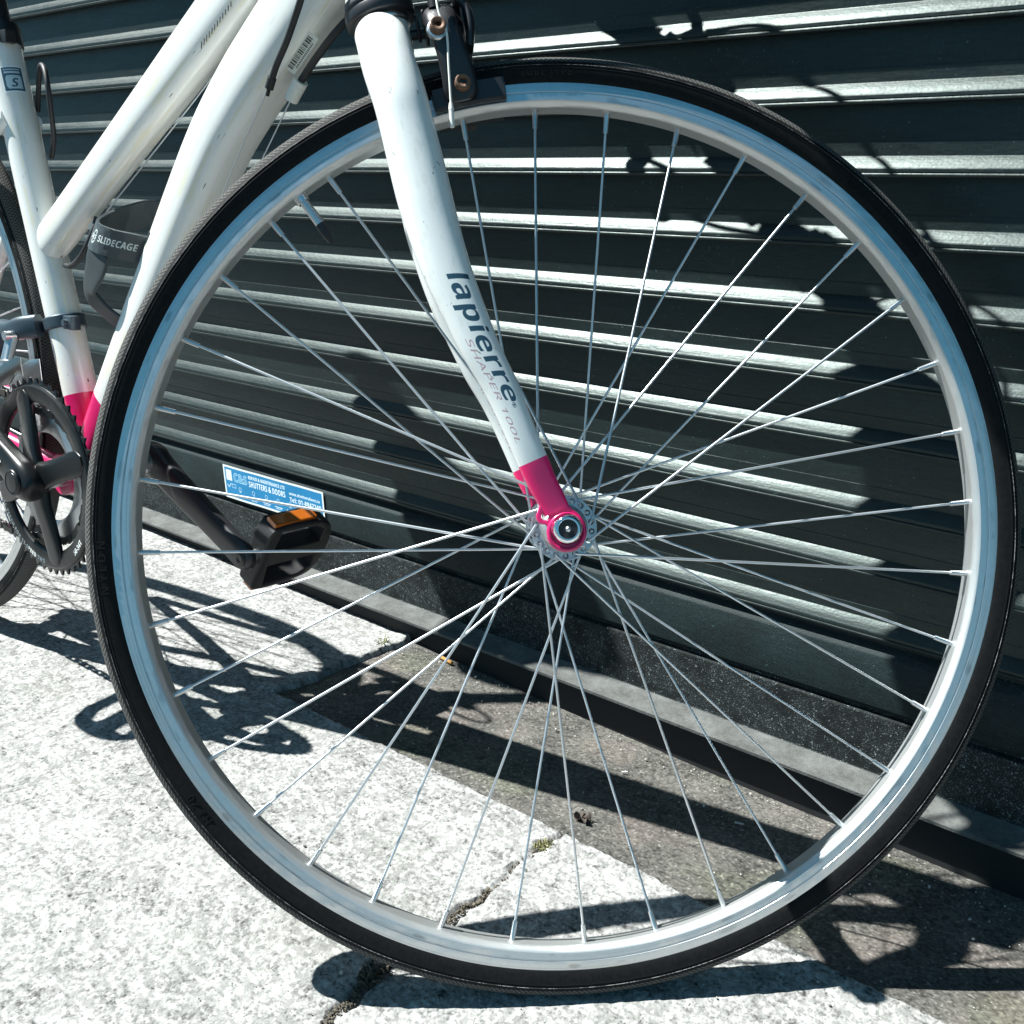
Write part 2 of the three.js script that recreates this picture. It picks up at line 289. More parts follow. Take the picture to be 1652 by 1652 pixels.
{
  const fy = (x, z) => {
    let y = groundY(x, z);
    const near = x > -1.4 && x < 1.1 && z < 1;
    if (near) {
      y += 0.0011 * gnoise(x, z, 130, 111) + 0.0009 * gnoise(x, z, 300, 112) + 0.003 * gnoise(x, z, 9, 113);
      const ex = x - slabEdgeX(z), ez = slabEdgeZ(x) - z; // inside the slab recess when both > 0
      const inside = Math.min(ex, ez);
      if (inside > -0.03 && ez > 0) y += 0.003 * sstep(-0.03, -0.006, ex) * (1 - sstep(-0.002, 0.0, ex)) + 0.002 * gnoise(x, z, 60, 114) * (1 - sstep(0.0, 0.02, -ex));
      y -= 0.022 * sstep(0, 0.0026, inside);
      y -= crackDepth(x, z);
    } else if (x > -0.44 && z < 0.235) y -= 0.022;
    if (z > 1.0) y -= 0.13 * sstep(1.0, 1.012, z);
    return y;
  };
  const g = grid(axis(-60, -1.2, 0.75, 60, 0.0025), [...axis(-30, -0.03, 0.72, 60, 0.0025).filter(z => z < 0.95 || z > 1.1), 0.97, 0.994, 1.0, 1.004, 1.008, 1.012, 1.05].sort((p, q) => p - q), fy, 0.8);
  structure(mesh('pavement', g, M.concrete, scene));
  const g2 = grid(axis(-0.458, -0.458, 0.9, 4, 0.003), axis(-0.6, -0.04, 0.247, 0.247, 0.003), (x, z) => groundY(x, z) - lerp(0.005, 0.0032, sstep(0.18, 0.235, z)) + 0.0004 * gnoise(x, z, 170, 121) + 0.0012 * gnoise(x, z, 12, 122), 0.6);
  structure(mesh('doorway_slab', g2, M.slab, scene));
}

{ // asphalt carriageway beyond the kerb, behind the camera
  const g = grid([-60, -20, -8, -3, -1, 0, 1, 3, 8, 20, 60], [1.008, 1.5, 3, 5, 8, 20, 60], () => -0.115, 1.2);
  structure(mesh('road', g, std({ map: slabMap, color: lin(0.42, 0.42, 0.44), roughness: 0.9 }), scene));
}
// ---------------------------------------------------------------- roller shutter
const mm = 0.001;
{
  const shutter = new THREE.Group(); shutter.name = 'roller_shutter'; shutter.position.set(-0.3, 0, 0);
  const prof = [[58, -12.6], [40, -11.0], [19.5, -9.0], [19.1, -8.55], [18.6, -8.42], [17.0, -8.75], [8.5, -9.2], [8.0, -8.9], [6.8, -7.3], [5.2, -5.4], [3.6, -3.7], [2.1, -2.3], [1.0, -1.4], [0.5, -0.9], [0.0, -0.45], [-0.5, -0.12], [-1.1, 0], [-3.5, -0.1], [-3.8, -0.4], [-3.9, -1.6], [-4.3, -1.6], [-4.4, -0.2], [-4.8, 0.15], [-5.4, 0.25], [-6.4, 0.1], [-7.1, -0.5], [-7.4, -1.5], [-7.4, -10]].map(([y, z]) => [y * mm, z * mm]);
  const geo = prism(prof, -3.2, 2.4, 0.7);
  const ys = [0.1553, 0.215, 0.2705, 0.332, 0.3865, 0.444, 0.500, 0.5555, 0.6105, 0.666, 0.7214];
  const dz = [0, 0, 0.0026, -0.0022, 0.0008, 0, 0, 0.0004, 0, 0, 0];
  while (ys[ys.length - 1] < 2.55) { ys.push(ys[ys.length - 1] + 0.0555); dz.push(0); }
  ys.forEach((y, i) => { const s = mesh(i ? 'slat_' + String(i).padStart(3, '0') : 'slat', geo, M.paint, shutter); s.position.set(0.3 + (i % 3) * 0.037, y, dz[i]); s.rotation.x = rr(-0.004, 0.004); s.rotation.z = rr(-0.0007, 0.0007); });
  const rp = (p) => p.map(([y, z]) => [y * mm, z * mm]);
  const o = { x: 0.3 };
  const add = (n, p, m, l) => { const k = mesh(n, prism(rp(p), -3.2, 2.4, 0.6), m, shutter, l); k.position.x = o.x; return k; };
  add('bottom_rail', [[152, -9.5], [141.2, -9.2], [140.6, -8.7], [134.4, -1.4], [133.6, -0.6], [132.4, 0], [81.4, 0], [80.6, -0.6], [80.4, -6], [73, -6.2]], M.railPaint2);
  add('rail_plate', [[80, -6.4], [72.8, -6], [72.2, 0.4], [71.4, 1], [13.4, 1], [12.6, 1.6]], M.railPaint, 'lower rail plate spattered with pale grit');
  add('rail_foot', [[12.6, 1.2], [12.0, 3], [10.6, 35.2], [9.8, 36.2], [6.6, 36.2], [6.0, 35.4], [5.8, 14]], M.foot, 'dusty horizontal flange along the foot of the shutter');
  add('rubber_seal', [[6.4, 26], [-60, 24]], M.seal);
  tag(shutter, 'dark slate grey roller shutter of ridged horizontal metal slats', 'shutter');
}
{ // printed sticker on the bottom rail
  const tex = canvasTex(1024, 236, (c, w, h) => {
    c.fillStyle = '#eef3f3'; c.fillRect(0, 0, w, h); c.fillStyle = '#0d82b8'; c.fillRect(14, 14, w - 28, h - 28);
    c.fillStyle = '#e8f2f6'; c.fillRect(28, 30, 62, 76);
    c.strokeStyle = '#bfe6f5'; c.lineWidth = 4; c.font = 'bold 84px sans-serif'; c.strokeText('C&S', 108, 104, 150);
    c.fillStyle = '#f4fbff'; c.font = 'bold 34px sans-serif'; c.fillText('REPAIR & MAINTENANCE LTD', 272, 58, 380); c.font = 'bold 56px sans-serif'; c.fillText('SHUTTERS & DOORS', 272, 112, 380);
    c.font = 'bold 28px sans-serif'; c.fillText('www.shuttersdoors.ie', 690, 84, 300); c.font = 'bold 44px sans-serif'; c.fillText('Tel: 01-8842240', 690, 132, 306); c.font = '18px sans-serif';
    c.strokeStyle = '#e8f6fc'; c.lineWidth = 5; c.beginPath(); c.moveTo(30, 138); c.lineTo(46, 156); c.lineTo(76, 124); c.stroke(); c.lineWidth = 3; c.strokeRect(84, 128, 40, 24);
    [170, 312, 446, 570, 690].forEach((x, i) => { c.beginPath(); c.arc(x, 152, 13, 0, 7); c.stroke(); c.beginPath(); if (i % 2) { c.moveTo(x, 165); c.lineTo(x + 14, 178); } else c.rect(x - 7, 166, 14, 8); c.stroke(); c.fillRect(x - 40, 194, 80, 5); c.fillRect(x - 30, 206, 60, 4); });
    c.fillRect(830, 160, 140, 5); c.fillRect(816, 174, 154, 5); c.fillRect(826, 188, 140, 5);
  });
  const g = new THREE.PlaneGeometry(0.229, 0.0515, 24, 4); const P = g.attributes.position;
  for (let i = 0; i < P.count; i++) P.setZ(i, 0.0006 + 0.0003 * Math.sin(P.getX(i) * 70));
  g.computeVertexNormals();
  const s = new THREE.Mesh(g, phy({ map: tex, roughness: 0.45 })); s.name = 'sticker'; s.position.set(-0.7445, 0.1082, 0.0006); s.rotation.z = 0.008;
  tag(s, 'blue and white shutter repair sticker on the bottom rail', 'sticker');
}

// ---------------------------------------------------------------- bicycle
const bike = new THREE.Group(); bike.name = 'bicycle'; bike.position.set(-0.5, 0, 0.33);
const bikeInv = new THREE.Matrix4().makeTranslation(0.5, 0, -0.33);
function part(name, basis, origin) {
  const g = new THREE.Group(); g.name = name;
  const m = new THREE.Matrix4().makeBasis(...basis).setPosition(origin); m.premultiply(bikeInv); m.decompose(g.position, g.quaternion, g.scale); bike.add(g); return g;
}
const U = V(0.741903, 0, -0.670507), Vv = V(-0.224866, 0.942087, -0.24881), N = V(0.631676, 0.335368, 0.698937), WC = V(0, 0.317954, 0.298058);
const wheelBasis = [U, Vv, N];
const FX = V(0.999831, 0, -0.018384), FY = V(-0.001919, 0.994539, -0.104348), FM = V(0.018284, 0.104366, 0.994371), BB = V(-0.607149, 0.256688, 0.335931);
const frameBasis = [FX, FY, FM];
const beta = 13.2 * DEG, AX = [-Math.sin(beta), Math.cos(beta), 0], EX = [Math.cos(beta), Math.sin(beta), 0], CT = [-0.11804, 0.37166, 0];
const onAxis = (s, f = 0, z = 0) => [CT[0] + AX[0] * s + EX[0] * f, CT[1] + AX[1] * s + EX[1] * f, z];

const font = await new FontLoader().loadAsync('fonts/droid/droid_sans_bold.typeface.json');
function arcText(str, size, r, mid, z, depth, { spacing = 1, flip = false, wide = 1 } = {}) { // letters bent round the z axis, tops outwards (inwards when flip)
  const gs = [], adv = []; let tot = 0;
  for (const ch of str) { const d = font.data.glyphs[ch] || font.data.glyphs['?']; const a = d.ha * size / font.data.resolution * spacing * wide; adv.push(a); tot += a; }
  let s = -tot / 2;
  [...str].forEach((ch, i) => {
    if (ch !== ' ') { const g = new TextGeometry(ch, { font, size, depth, curveSegments: 3, bevelEnabled: false }); g.scale(wide, 1, 1); g.translate(-adv[i] / 2, -size / 2, 0);
      const a = mid + (flip ? 1 : -1) * (s + adv[i] / 2) / r; g.rotateZ(flip ? a + Math.PI / 2 : a - Math.PI / 2); g.translate(r * Math.cos(a), r * Math.sin(a), z); gs.push(g); }
    s += adv[i];
  });
  return mergeGeometries(gs.map(g => g.index ? g.toNonIndexed() : g));
}

// ---- wheels
const sidewallProf = (s) => [[0.3155, 0.0100], [0.3163, 0.0106], [0.3172, 0.0111], [0.3200, 0.0121], [0.3240, 0.01265], [0.3256, 0.0126], [0.3258, 0.0129], [0.3262, 0.0129], [0.3264, 0.0125], [0.3276, 0.01235], [0.3278, 0.0128], [0.3284, 0.0127], [0.3286, 0.0121], [0.3298, 0.0117], [0.3310, 0.0109]].map(([r, z]) => [r, z * s]);
const treadProf = []; for (let i = 0; i <= 20; i++) { const t = -1 + i / 10; const a = t * 62 * DEG; treadProf.push([0.3252 + 0.0123 * Math.cos(a), 0.01235 * Math.sin(a) * 1.0]); }
function makeWheel(name, basis, origin, front) {
  const w = part(name, basis, origin);
  mesh('tyre_tread', lathe(treadProf, 220), M.tread, w, 'grooved tread strip of black tyre');
  for (const s of [1, -1]) mesh('tyre_sidewall', lathe(s > 0 ? sidewallProf(1) : sidewallProf(-1).reverse(), 200), M.rubber, w);
  mesh('mould_line', [new THREE.TorusGeometry(0.3281, 0.00022, 6, 240).translate(0, 0, 0.01278), new THREE.TorusGeometry(0.3281, 0.00022, 6, 240).translate(0, 0, -0.01278)], M.scuff, w, 'thin scuffed line round the tyre sidewall');
  const rim = mesh('rim', lathe([[0.3160, -0.0088], [0.3166, -0.0096], [0.3162, -0.0104], [0.3106, -0.0105], [0.3103, -0.0102], [0.3098, -0.0102], [0.3095, -0.0105], [0.3040, -0.0105], [0.3026, -0.0098], [0.3004, -0.0072], [0.3000, -0.0058], [0.3000, 0.0058], [0.3004, 0.0072], [0.3026, 0.0098], [0.3040, 0.0105]].reverse().map(p => p), 240), M.rimInner, w, 'silver box section rim');
  rim.geometry = toCreasedNormals(rim.geometry, 0.5);
  // braking track: machined bands with a fine groove between them
  const track = [[0.3040, 0.01055], [0.3086, 0.01058], [0.3090, 0.0100], [0.3096, 0.0100], [0.3100, 0.01058], [0.3154, 0.01058], [0.3162, 0.0104], [0.3166, 0.0096], [0.3160, 0.0088], [0.3130, 0.0086]];
  mesh('brake_track', toCreasedNormals(lathe(track, 240), 0.4), M.rimTrack, w);
  mesh('rim_bed', lathe([[0.313, 0.0086], [0.308, 0], [0.313, -0.0086]], 120), M.rimInner, w);
  // spokes and nipples
  const phi0 = front ? 101.68 : 97;
  for (let k = 0; k < 36; k++) {
    const th = (phi0 - 10 * k) * DEG, near = k % 2 === 1, sgn = (k % 4 === 3 || k % 4 === 2) ? -1 : 1;
    const hub = th + sgn * 60 * DEG, fz = (near ? 1 : -1) * ((front ? 0.0352 : near ? 0.022 : 0.036) + (sgn < 0 ? 0.0016 : -0.0016));
    const hr = front ? 0.0192 : 0.022;
    const H = [hr * Math.cos(hub), hr * Math.sin(hub), fz], R = [0.2985 * Math.cos(th), 0.2985 * Math.sin(th), (near ? 1 : -1) * 0.0008];
    const d = V(...R).sub(V(...H)).normalize(), nb = V(...R).addScaledVector(d, -0.0115), rb = V(...R).addScaledVector(d, 0.003);
    mesh('spoke', mergeGeometries([rod(H, nb.toArray(), 0.00098, 0.00098, 8), rod([H[0], H[1], fz], [H[0], H[1], fz - Math.sign(fz) * (sgn < 0 ? 0.0042 : -0.0042)], 0.00098, 0.00098, 8)]), M.spoke, w);
    mesh('nipple', rod(nb.toArray(), rb.toArray(), 0.0018, 0.0021, 8), M.steel, w);
  }
  const flangeShape = (z0, z1, off) => { const hs = []; for (let k = 0; k < 18; k++) { const a = (off + 20 * k) * DEG; hs.push([(front ? 0.0192 : 0.022) * Math.cos(a), (front ? 0.0192 : 0.022) * Math.sin(a), 0.0019]); } const o = []; for (let k = 0; k < 72; k++) o.push([(front ? 0.0228 : 0.026) * Math.cos(k * 5 * DEG), (front ? 0.0228 : 0.026) * Math.sin(k * 5 * DEG)]); return plate(o, z0, z1, 0.0008, hs); };
  const zn = front ? 0.0335 : 0.0203, zf = front ? -0.0365 : -0.0377;
  mesh('hub_flange', flangeShape(zn, zn + 0.0032, phi0 + 10), M.hub, w); mesh('hub_flange', flangeShape(zf, zf + 0.0032, phi0), M.hub, w);
  mesh('hub_shell', lathe([[0.0001, -0.046], [0.009, -0.046], [0.0145, -0.0405], [0.0165, -0.037], [0.0160, -0.033], [0.0125, -0.024], [0.0115, 0], [0.0125, 0.024 * (front ? 1 : 0.6)], [0.0160, zn - 0.001], [0.0165, zn + 0.003], [0.0145, zn + 0.0065], [0.009, front ? 0.0465 : 0.03], [0.0001, front ? 0.0465 : 0.03]].reverse(), 48), M.hub, w);
  mesh('axle', rod([0, 0, -0.066], [0, 0, front ? 0.062 : 0.07], 0.0046, 0.0046, 20), M.steel, w);
  return w;
}
const fw = makeWheel('front_wheel', wheelBasis, WC, true);
{ // details of the front wheel only
  const zr = 0.0121;
  mesh('sidewall_lettering', [arcText('MADE IN SRI LANKA', 0.0058, 0.3232, 42 * DEG, zr, 0.0007, { spacing: 1.12, wide: 0.85 }), arcText('NYLON', 0.0062, 0.3230, 183 * DEG, zr, 0.0007, { spacing: 1.4 }), arcText('HI 20', 0.0062, 0.3230, 216 * DEG, zr, 0.0007, { spacing: 1.2 }), arcText('TUBE TYPE', 0.0045, 0.3230, 90 * DEG, zr, 0.0006, { spacing: 1.2 })], M.rubber, w_label(fw), 'raised black letters on the tyre sidewall');
  function w_label(w) { return w; }
  const a = Math.atan2(0.2399, -0.1774), c = [Math.cos(a), Math.sin(a)]; const at = (r, off = 0) => [r * c[0] + off * -c[1], r * c[1] + off * c[0], 0];
  mesh('valve_stem', [rod(at(0.301), at(0.2955, 0), 0.0052, 0.0045, 16), rod(at(0.297), at(0.276, 0.001), 0.0031, 0.0031, 14), ...Array.from({ length: 12 }, (_, i) => rod(at(0.2945 - i * 0.0015), at(0.2939 - i * 0.0015), 0.00345, 0.00345, 14))], M.steel, fw);
  mesh('valve_cap', [rod(at(0.2765, 0.001), at(0.2675, 0.0015), 0.0036, 0.0034, 14), rod(at(0.2675, 0.0015), at(0.2615, 0.002), 0.0034, 0.0022, 14)], M.blackPlastic, fw, 'black plastic valve cap');
  mesh('axle_nut', lathe([[0.0001, 0.0575], [0.0106, 0.0575], [0.0106, 0.0612], [0.0102, 0.0622], [0.0100, 0.0630], [0.0096, 0.0668], [0.0086, 0.0695], [0.0066, 0.0703], [0.0063, 0.0690]].reverse(), 40), M.chrome, fw, 'polished axle nut');
  mesh('axle_cap', lathe([[0.0001, 0.0695], [0.0064, 0.0695]].reverse(), 32), M.blackPlastic, fw);
  mesh('axle_tip', lathe([[0.0001, 0.0728], [0.0011, 0.0726], [0.0021, 0.0715], [0.0022, 0.0694]].reverse(), 20), M.steel, fw);
}
const RC = V(-0.38967, 0.0794, 0); const rearOrigin = BB.clone().addScaledVector(FX, RC.x).addScaledVector(FY, RC.y);
const rw = makeWheel('rear_wheel', frameBasis, rearOrigin, false);
{ const sp = []; for (let k = 0; k < 9; k++) { const r = 0.048 - k * 0.0032, o = []; for (let q = 0; q < 64; q++) { const rq = r + (q % 2 ? 0.0018 : -0.0018); o.push([rq * Math.cos(q * Math.PI / 32), rq * Math.sin(q * Math.PI / 32)]); } sp.push(plate(o, 0.028 + k * 0.0038, 0.0297 + k * 0.0038, 0.0003)); } mesh('cassette', sp, M.steel, rw); }

// ---- fork (steered with the wheel)
const fork = part('fork', wheelBasis, WC);
{
  const st = [ // centre x, y, z, half width in the wheel plane, half depth, exponent; from crown to tip
    [-0.1176, 0.3490, 0.0150, 0.0172, 0.0150, 2], [-0.1140, 0.3380, 0.0300, 0.0182, 0.0145, 2], [-0.1090, 0.3160, 0.0395, 0.0186, 0.0145, 2], [-0.1028, 0.2940, 0.0450, 0.0184, 0.0142, 2], [-0.0982, 0.2740, 0.0466, 0.0184, 0.0140, 2.1], [-0.0897, 0.2335, 0.0494, 0.0187, 0.0135, 2.1], [-0.0848, 0.2120, 0.0508, 0.0181, 0.0132, 2.1], [-0.0752, 0.1775, 0.0530, 0.0165, 0.0122, 2.2],
    [-0.0648, 0.1495, 0.0545, 0.0147, 0.0112, 2.2], [-0.0540, 0.1225, 0.0554, 0.0132, 0.0102, 2.2], [-0.0430, 0.1000, 0.0558, 0.0118, 0.0092, 2.2], [-0.0345, 0.0800, 0.0562, 0.0110, 0.0082, 2.2], [-0.0268, 0.0600, 0.0562, 0.0104, 0.0074, 2.3], [-0.0205, 0.0445, 0.0558, 0.0104, 0.0066, 2.4], [-0.0150, 0.0310, 0.0552, 0.0098, 0.0054, 2.6], [-0.0095, 0.0200, 0.0548, 0.0094, 0.0044, 2.8], [-0.0060, 0.0120, 0.0546, 0.0090, 0.0036, 3]];
  const S = smooth(st, 4); let len = [0]; for (let i = 1; i < S.length; i++) len.push(len[i - 1] + Math.hypot(S[i][0] - S[i - 1][0], S[i][1] - S[i - 1][1], S[i][2] - S[i - 1][2])); const L = len[len.length - 1];
  const row = (y) => interp(-y, S.map(s => -s[1]), len) / L;
  const tex = canvasTex(512, 2048, (c, w, h) => {
    c.fillStyle = '#e9ebe8'; c.fillRect(0, 0, w, h);
    for (let i = 0; i < 900; i++) { c.fillStyle = `rgba(150,160,150,${rr(0.02, 0.10)})`; c.beginPath(); c.ellipse(rr(0, w), rr(0, h), rr(1, 8), rr(3, 30), 0, 0, 7); c.fill(); }
    for (let i = 0; i < 90; i++) { c.save(); c.translate(rr(0, w), rr(0.02, 0.75) * h); c.rotate(rr(-0.9, 0.9)); c.fillStyle = `rgba(60,64,60,${rr(0.3, 0.8)})`; c.fillRect(0, 0, rr(1.5, 4), rr(4, 20)); c.restore(); }
    c.strokeStyle = 'rgba(90,95,90,0.7)'; c.lineWidth = 2; for (let i = 0; i < 8; i++) { const x = rr(90, 180), y = rr(0.1, 0.7) * h; c.beginPath(); c.moveTo(x, y); c.quadraticCurveTo(x + rr(-20, 30), y - 14, x + rr(20, 60), y - rr(-6, 12)); c.stroke(); }
    const py = row(0.0458) * h; c.fillStyle = '#f01f6f'; c.fillRect(0, py, w, h - py);
    const put = (txt, y0, y1, u, fontStr, col, stroke, hScale) => { // runs down the blade, tops towards the front
      const a = row(y0) * h, b = row(y1) * h; c.save(); c.translate(u * w, a); c.rotate(Math.PI / 2); c.font = fontStr; const tw = c.measureText(txt).width; c.scale((b - a) / tw, hScale); c.fillStyle = c.strokeStyle = col; c.lineWidth = 4; c.textBaseline = 'middle'; stroke ? c.strokeText(txt, 0, 0) : c.fillText(txt, 0, 0); c.restore(); };
    for (const o of [0, 0.5]) {
      put('lapierre', 0.1715, 0.0845, 0.298 + o, 'italic bold 100px sans-serif', '#2d4a5c', false, 0.95);
      put('®', 0.0835, 0.0795, 0.285 + o, 'bold 40px sans-serif', '#2d4a5c', false, 0.6);
      put('SHAPER 100L', 0.1300, 0.0590, 0.190 + o, 'italic 100px sans-serif', '#b4949a', false, 0.36);
    }
  });
  const mat = phy({ map: tex, roughness: 0.36, clearcoat: 0.5, clearcoatRoughness: 0.15 });
  mesh('blade', planeLoft(S, { n: 40 }), mat, fork, 'white fork blade with dark lettering and pink tip');
  mesh('blade', planeLoft(S.map(s => [s[0], s[1], -s[2], s[3], s[4], s[5]]), { n: 40 }), mat, fork);
  // crown: sleeve under the headset and the bridge over the tyre
  mesh('crown', [latheOn([[0.0001, -0.030], [0.0172, -0.032], [0.0178, -0.024], [0.0184, -0.013], [0.0176, -0.0095], [0.0001, -0.0085]], CT, AX, 36)], M.white, fork);
  const drop = [[-0.0235, 0.0330], [-0.0175, 0.0190], [-0.0185, 0.0130], [-0.0200, 0.0085], [-0.0180, 0.0040], [-0.0135, 0.0026], [-0.0122, -0.0020], [-0.0130, -0.0060], [-0.0108, -0.0108], [-0.0060, -0.0145], [0.0000, -0.0158], [0.0060, -0.0145], [0.0108, -0.0105], [0.0133, -0.0040], [0.0128, 0.0030], [0.0090, 0.0090], [0.0030, 0.0148], [-0.0030, 0.0240], [-0.0070, 0.0330]];
  for (const s of [1, -1]) { const g = plate(roundOutline(drop, 4), s > 0 ? 0.0502 : -0.0572, s > 0 ? 0.0572 : -0.0502, 0.0012, [[-0.0140, 0.0085, 0.0024]], 3); mesh('dropout', g, M.pink, fork, 'pink fork end with an empty eyelet'); }
  mesh('boss_ring', lathe([[0.0106, 0.0565], [0.0107, 0.0590], [0.0120, 0.0594], [0.0132, 0.0586], [0.0134, 0.0565]].reverse(), 40).translate(0, -0.0022, 0), M.pink, fork);
  mesh('crown_race', latheOn([[0.0180, -0.0125], [0.0200, -0.0118], [0.0200, -0.0080], [0.0182, -0.0072]], CT, AX, 36), M.steel, fork);
}

// ---- frame
const frame = part('frame', frameBasis, BB);
const HT = (s) => [0.43687 - 0.38664 * s, 0.41366 + 0.92223 * s, 0];
{
  const stx = (y) => 0.0234 - 0.322 * y;
  mesh('seat_tube', planeLoft([[stx(0.081), 0.081, 0, 0.018, 0.018], [stx(0.25), 0.25, 0, 0.018, 0.018], [stx(0.4265), 0.4265, 0, 0.018, 0.018]], { n: 40 }), M.white, frame);
  mesh('seat_tube_foot', planeLoft([[stx(-0.005), -0.005, 0, 0.0182, 0.0182], [stx(0.081), 0.081, 0, 0.0181, 0.0181]], { n: 40 }), M.pink, frame, 'pink lower end of the seat tube');
  mesh('top_tube', planeLoft(smooth([[-0.052, 0.2285, 0, 0.0195, 0.0150, 2.4], [-0.02, 0.2485, 0, 0.0200, 0.0155, 2.5], [0.10, 0.327, 0, 0.0205, 0.0165, 2.6], [0.253, 0.4265, 0, 0.0235, 0.0175, 2.6], [0.40, 0.521, 0, 0.0250, 0.0180, 2.5]], 4), { n: 44 }), M.white, frame);
  const dt = [[0.020, 0.015, 0, 0.021, 0.022, 2.4], [0.0530, 0.0640, 0, 0.0225, 0.0225, 2.5], [0.1500, 0.2000, 0, 0.0235, 0.0230, 2.7], [0.2350, 0.3140, 0, 0.0255, 0.0235, 2.9], [0.2820, 0.3640, 0, 0.0275, 0.0235, 2.9], [0.3260, 0.4010, 0, 0.0285, 0.0235, 2.9], [0.3720, 0.4380, 0, 0.0290, 0.0230, 2.7], [0.4100, 0.4720, 0, 0.0300, 0.0215, 2.5]];
  const S = smooth(dt, 5); const cut = S.findIndex(s => s[1] > 0.076);
  mesh('down_tube', planeLoft(S.slice(cut), { n: 44 }), M.white, frame);
  mesh('down_tube_foot', planeLoft(S.slice(0, cut + 1), { n: 44 }), M.pink, frame, 'pink lower end of the down tube');
  mesh('head_tube', [latheOn([[0.0001, 0], [0.0225, 0], [0.0225, 0.004], [0.0205, 0.01], [0.0195, 0.06], [0.0205, 0.13], [0.0225, 0.142], [0.0225, 0.146], [0.0001, 0.146]], HT(0.006), [-0.38664, 0.92223, 0], 40)], M.white, frame);
  mesh('headset_cup', [latheOn([[0.0001, -0.0015], [0.0235, -0.001], [0.0252, 0.002], [0.0252, 0.0075], [0.0240, 0.0085], [0.0240, 0.0095], [0.0250, 0.0105], [0.0246, 0.0150], [0.0001, 0.0155]], HT(-0.008), [-0.38664, 0.92223, 0], 48)], M.black, frame, 'black lower headset cup');
  mesh('bottom_bracket', rod([0.012, 0.002, -0.036], [0.012, 0.002, 0.036], 0.0215, 0.0215, 40), M.pink, frame);
  for (const s of [1, -1]) {
    mesh('chain_stay', planeLoft(smooth([[-0.005, -0.001, 0.016 * s, 0.012, 0.011], [-0.07, 0.010, 0.026 * s, 0.0115, 0.009], [-0.2, 0.038, 0.045 * s, 0.009, 0.008], [-0.385, 0.077, 0.066 * s, 0.007, 0.007]], 4), { n: 24 }), M.pink, frame);
    mesh('seat_stay', planeLoft(smooth([[-0.088, 0.355, 0.014 * s, 0.009, 0.008], [-0.14, 0.318, 0.032 * s, 0.0085, 0.0075], [-0.26, 0.205, 0.05 * s, 0.0075, 0.007], [-0.387, 0.083, 0.066 * s, 0.007, 0.007]], 4), { n: 24 }), M.white, frame);
  }
  mesh('seat_clamp', [planeLoft([[stx(0.4245), 0.4245, 0, 0.0203, 0.0203], [stx(0.4440), 0.4440, 0, 0.0203, 0.0203]], { n: 36 }), box(0.014, 0.012, 0.012, stx(0.434) + 0.022, 0.434, 0.004)], M.black, frame);
  // size badge wrapped on the seat tube
  const badge = canvasTex(256, 256, (c, w, h) => { c.fillStyle = '#e6ecec'; c.fillRect(0, 0, w, h); c.fillStyle = '#3b5868'; c.fillRect(14, 14, w - 28, h - 28); c.fillStyle = '#b8cbd2'; c.font = 'bold 22px sans-serif'; c.fillRect(34, 30, 180, 10); c.fillRect(38, 52, 172, 20); c.beginPath(); c.moveTo(60, 90); c.lineTo(206, 90); c.lineTo(216, 110); c.lineTo(216, 222); c.lineTo(60, 222); c.lineTo(42, 196); c.lineTo(42, 112); c.closePath(); c.fill(); c.fillStyle = '#334e5e'; c.font = 'italic bold 130px sans-serif'; c.save(); c.translate(86, 204); c.scale(1.15, 0.9); c.fillText('S', 0, 0); c.restore(); });
  { const g = new THREE.CylinderGeometry(0.01822, 0.01822, 0.0265, 16, 1, true, -0.62, 1.24); const q = new THREE.Quaternion().setFromUnitVectors(V(0, 1, 0), V(-0.3065, 0.9519, 0)); g.rotateY(1.25); g.applyQuaternion(q); g.translate(stx(0.3885), 0.3885, 0); mesh('size_badge', g, phy({ map: badge, roughness: 0.35 }), frame, 'small grey S size badge on the seat tube'); }
  // serial label on the lower flank of the down tube
  const bar = canvasTex(256, 64, (c, w, h) => { c.fillStyle = '#d6dad0'; c.fillRect(0, 0, w, h); c.fillStyle = '#3c433c'; for (let x = 16; x < w - 20;) { const k = rr(3, 12); c.fillRect(x, 8, k, 32); x += k + rr(3, 9); } for (let x = 40; x < w - 40; x += 11) c.fillRect(x, 47, 7, 9); });
  { const d = V(0.765, 0.644, 0); const g = new THREE.PlaneGeometry(0.036, 0.0085); const m = new THREE.Matrix4().makeBasis(d, V(-0.5, 0.594, 0.63).sub(d.clone().multiplyScalar(V(-0.5, 0.594, 0.63).dot(d))).normalize(), V(0, 0, 1)); const y = V(-0.46, 0.547, 0.70).normalize(), z = d.clone().cross(y).normalize(); m.makeBasis(d, z.clone().cross(d).normalize(), z); g.applyMatrix4(m); g.translate(0.3735, 0.3885, 0.0180); mesh('serial_label', g, phy({ map: bar, roughness: 0.4 }), frame, 'bar code label on the down tube'); }
  // cable stops and inner wires
  mesh('cable_stop', [rod([0.3560, 0.3720, 0.004], [0.3445, 0.3590, 0.004], 0.0058, 0.0055, 18)], M.whitePlastic, frame, 'white cable stop under the down tube');
  mesh('cable_stop', [rod([0.052, 0.259, 0.0], [0.040, 0.251, 0.0], 0.0052, 0.0052, 16)], M.whitePlastic, frame);
  mesh('tick_marks', Array.from({ length: 12 }, (_, i) => { const t = i / 11; const g = new THREE.BoxGeometry(0.0009, 0.0095, 0.0003); g.rotateZ(-0.12); g.translate(lerp(0.2465, 0.2870, t), lerp(0.4045, 0.4325, t), 0.0152 + 0.0003 * t); return g; }), M.blackPlastic, frame, 'row of small dark ticks on the top tube');
  mesh('shift_wire', tube([[0.3420, 0.3610, 0.0262], [0.311, 0.3232, 0.0262], [0.272, 0.270, 0.0255]], 0.0006, 20, 6), M.steel, frame);
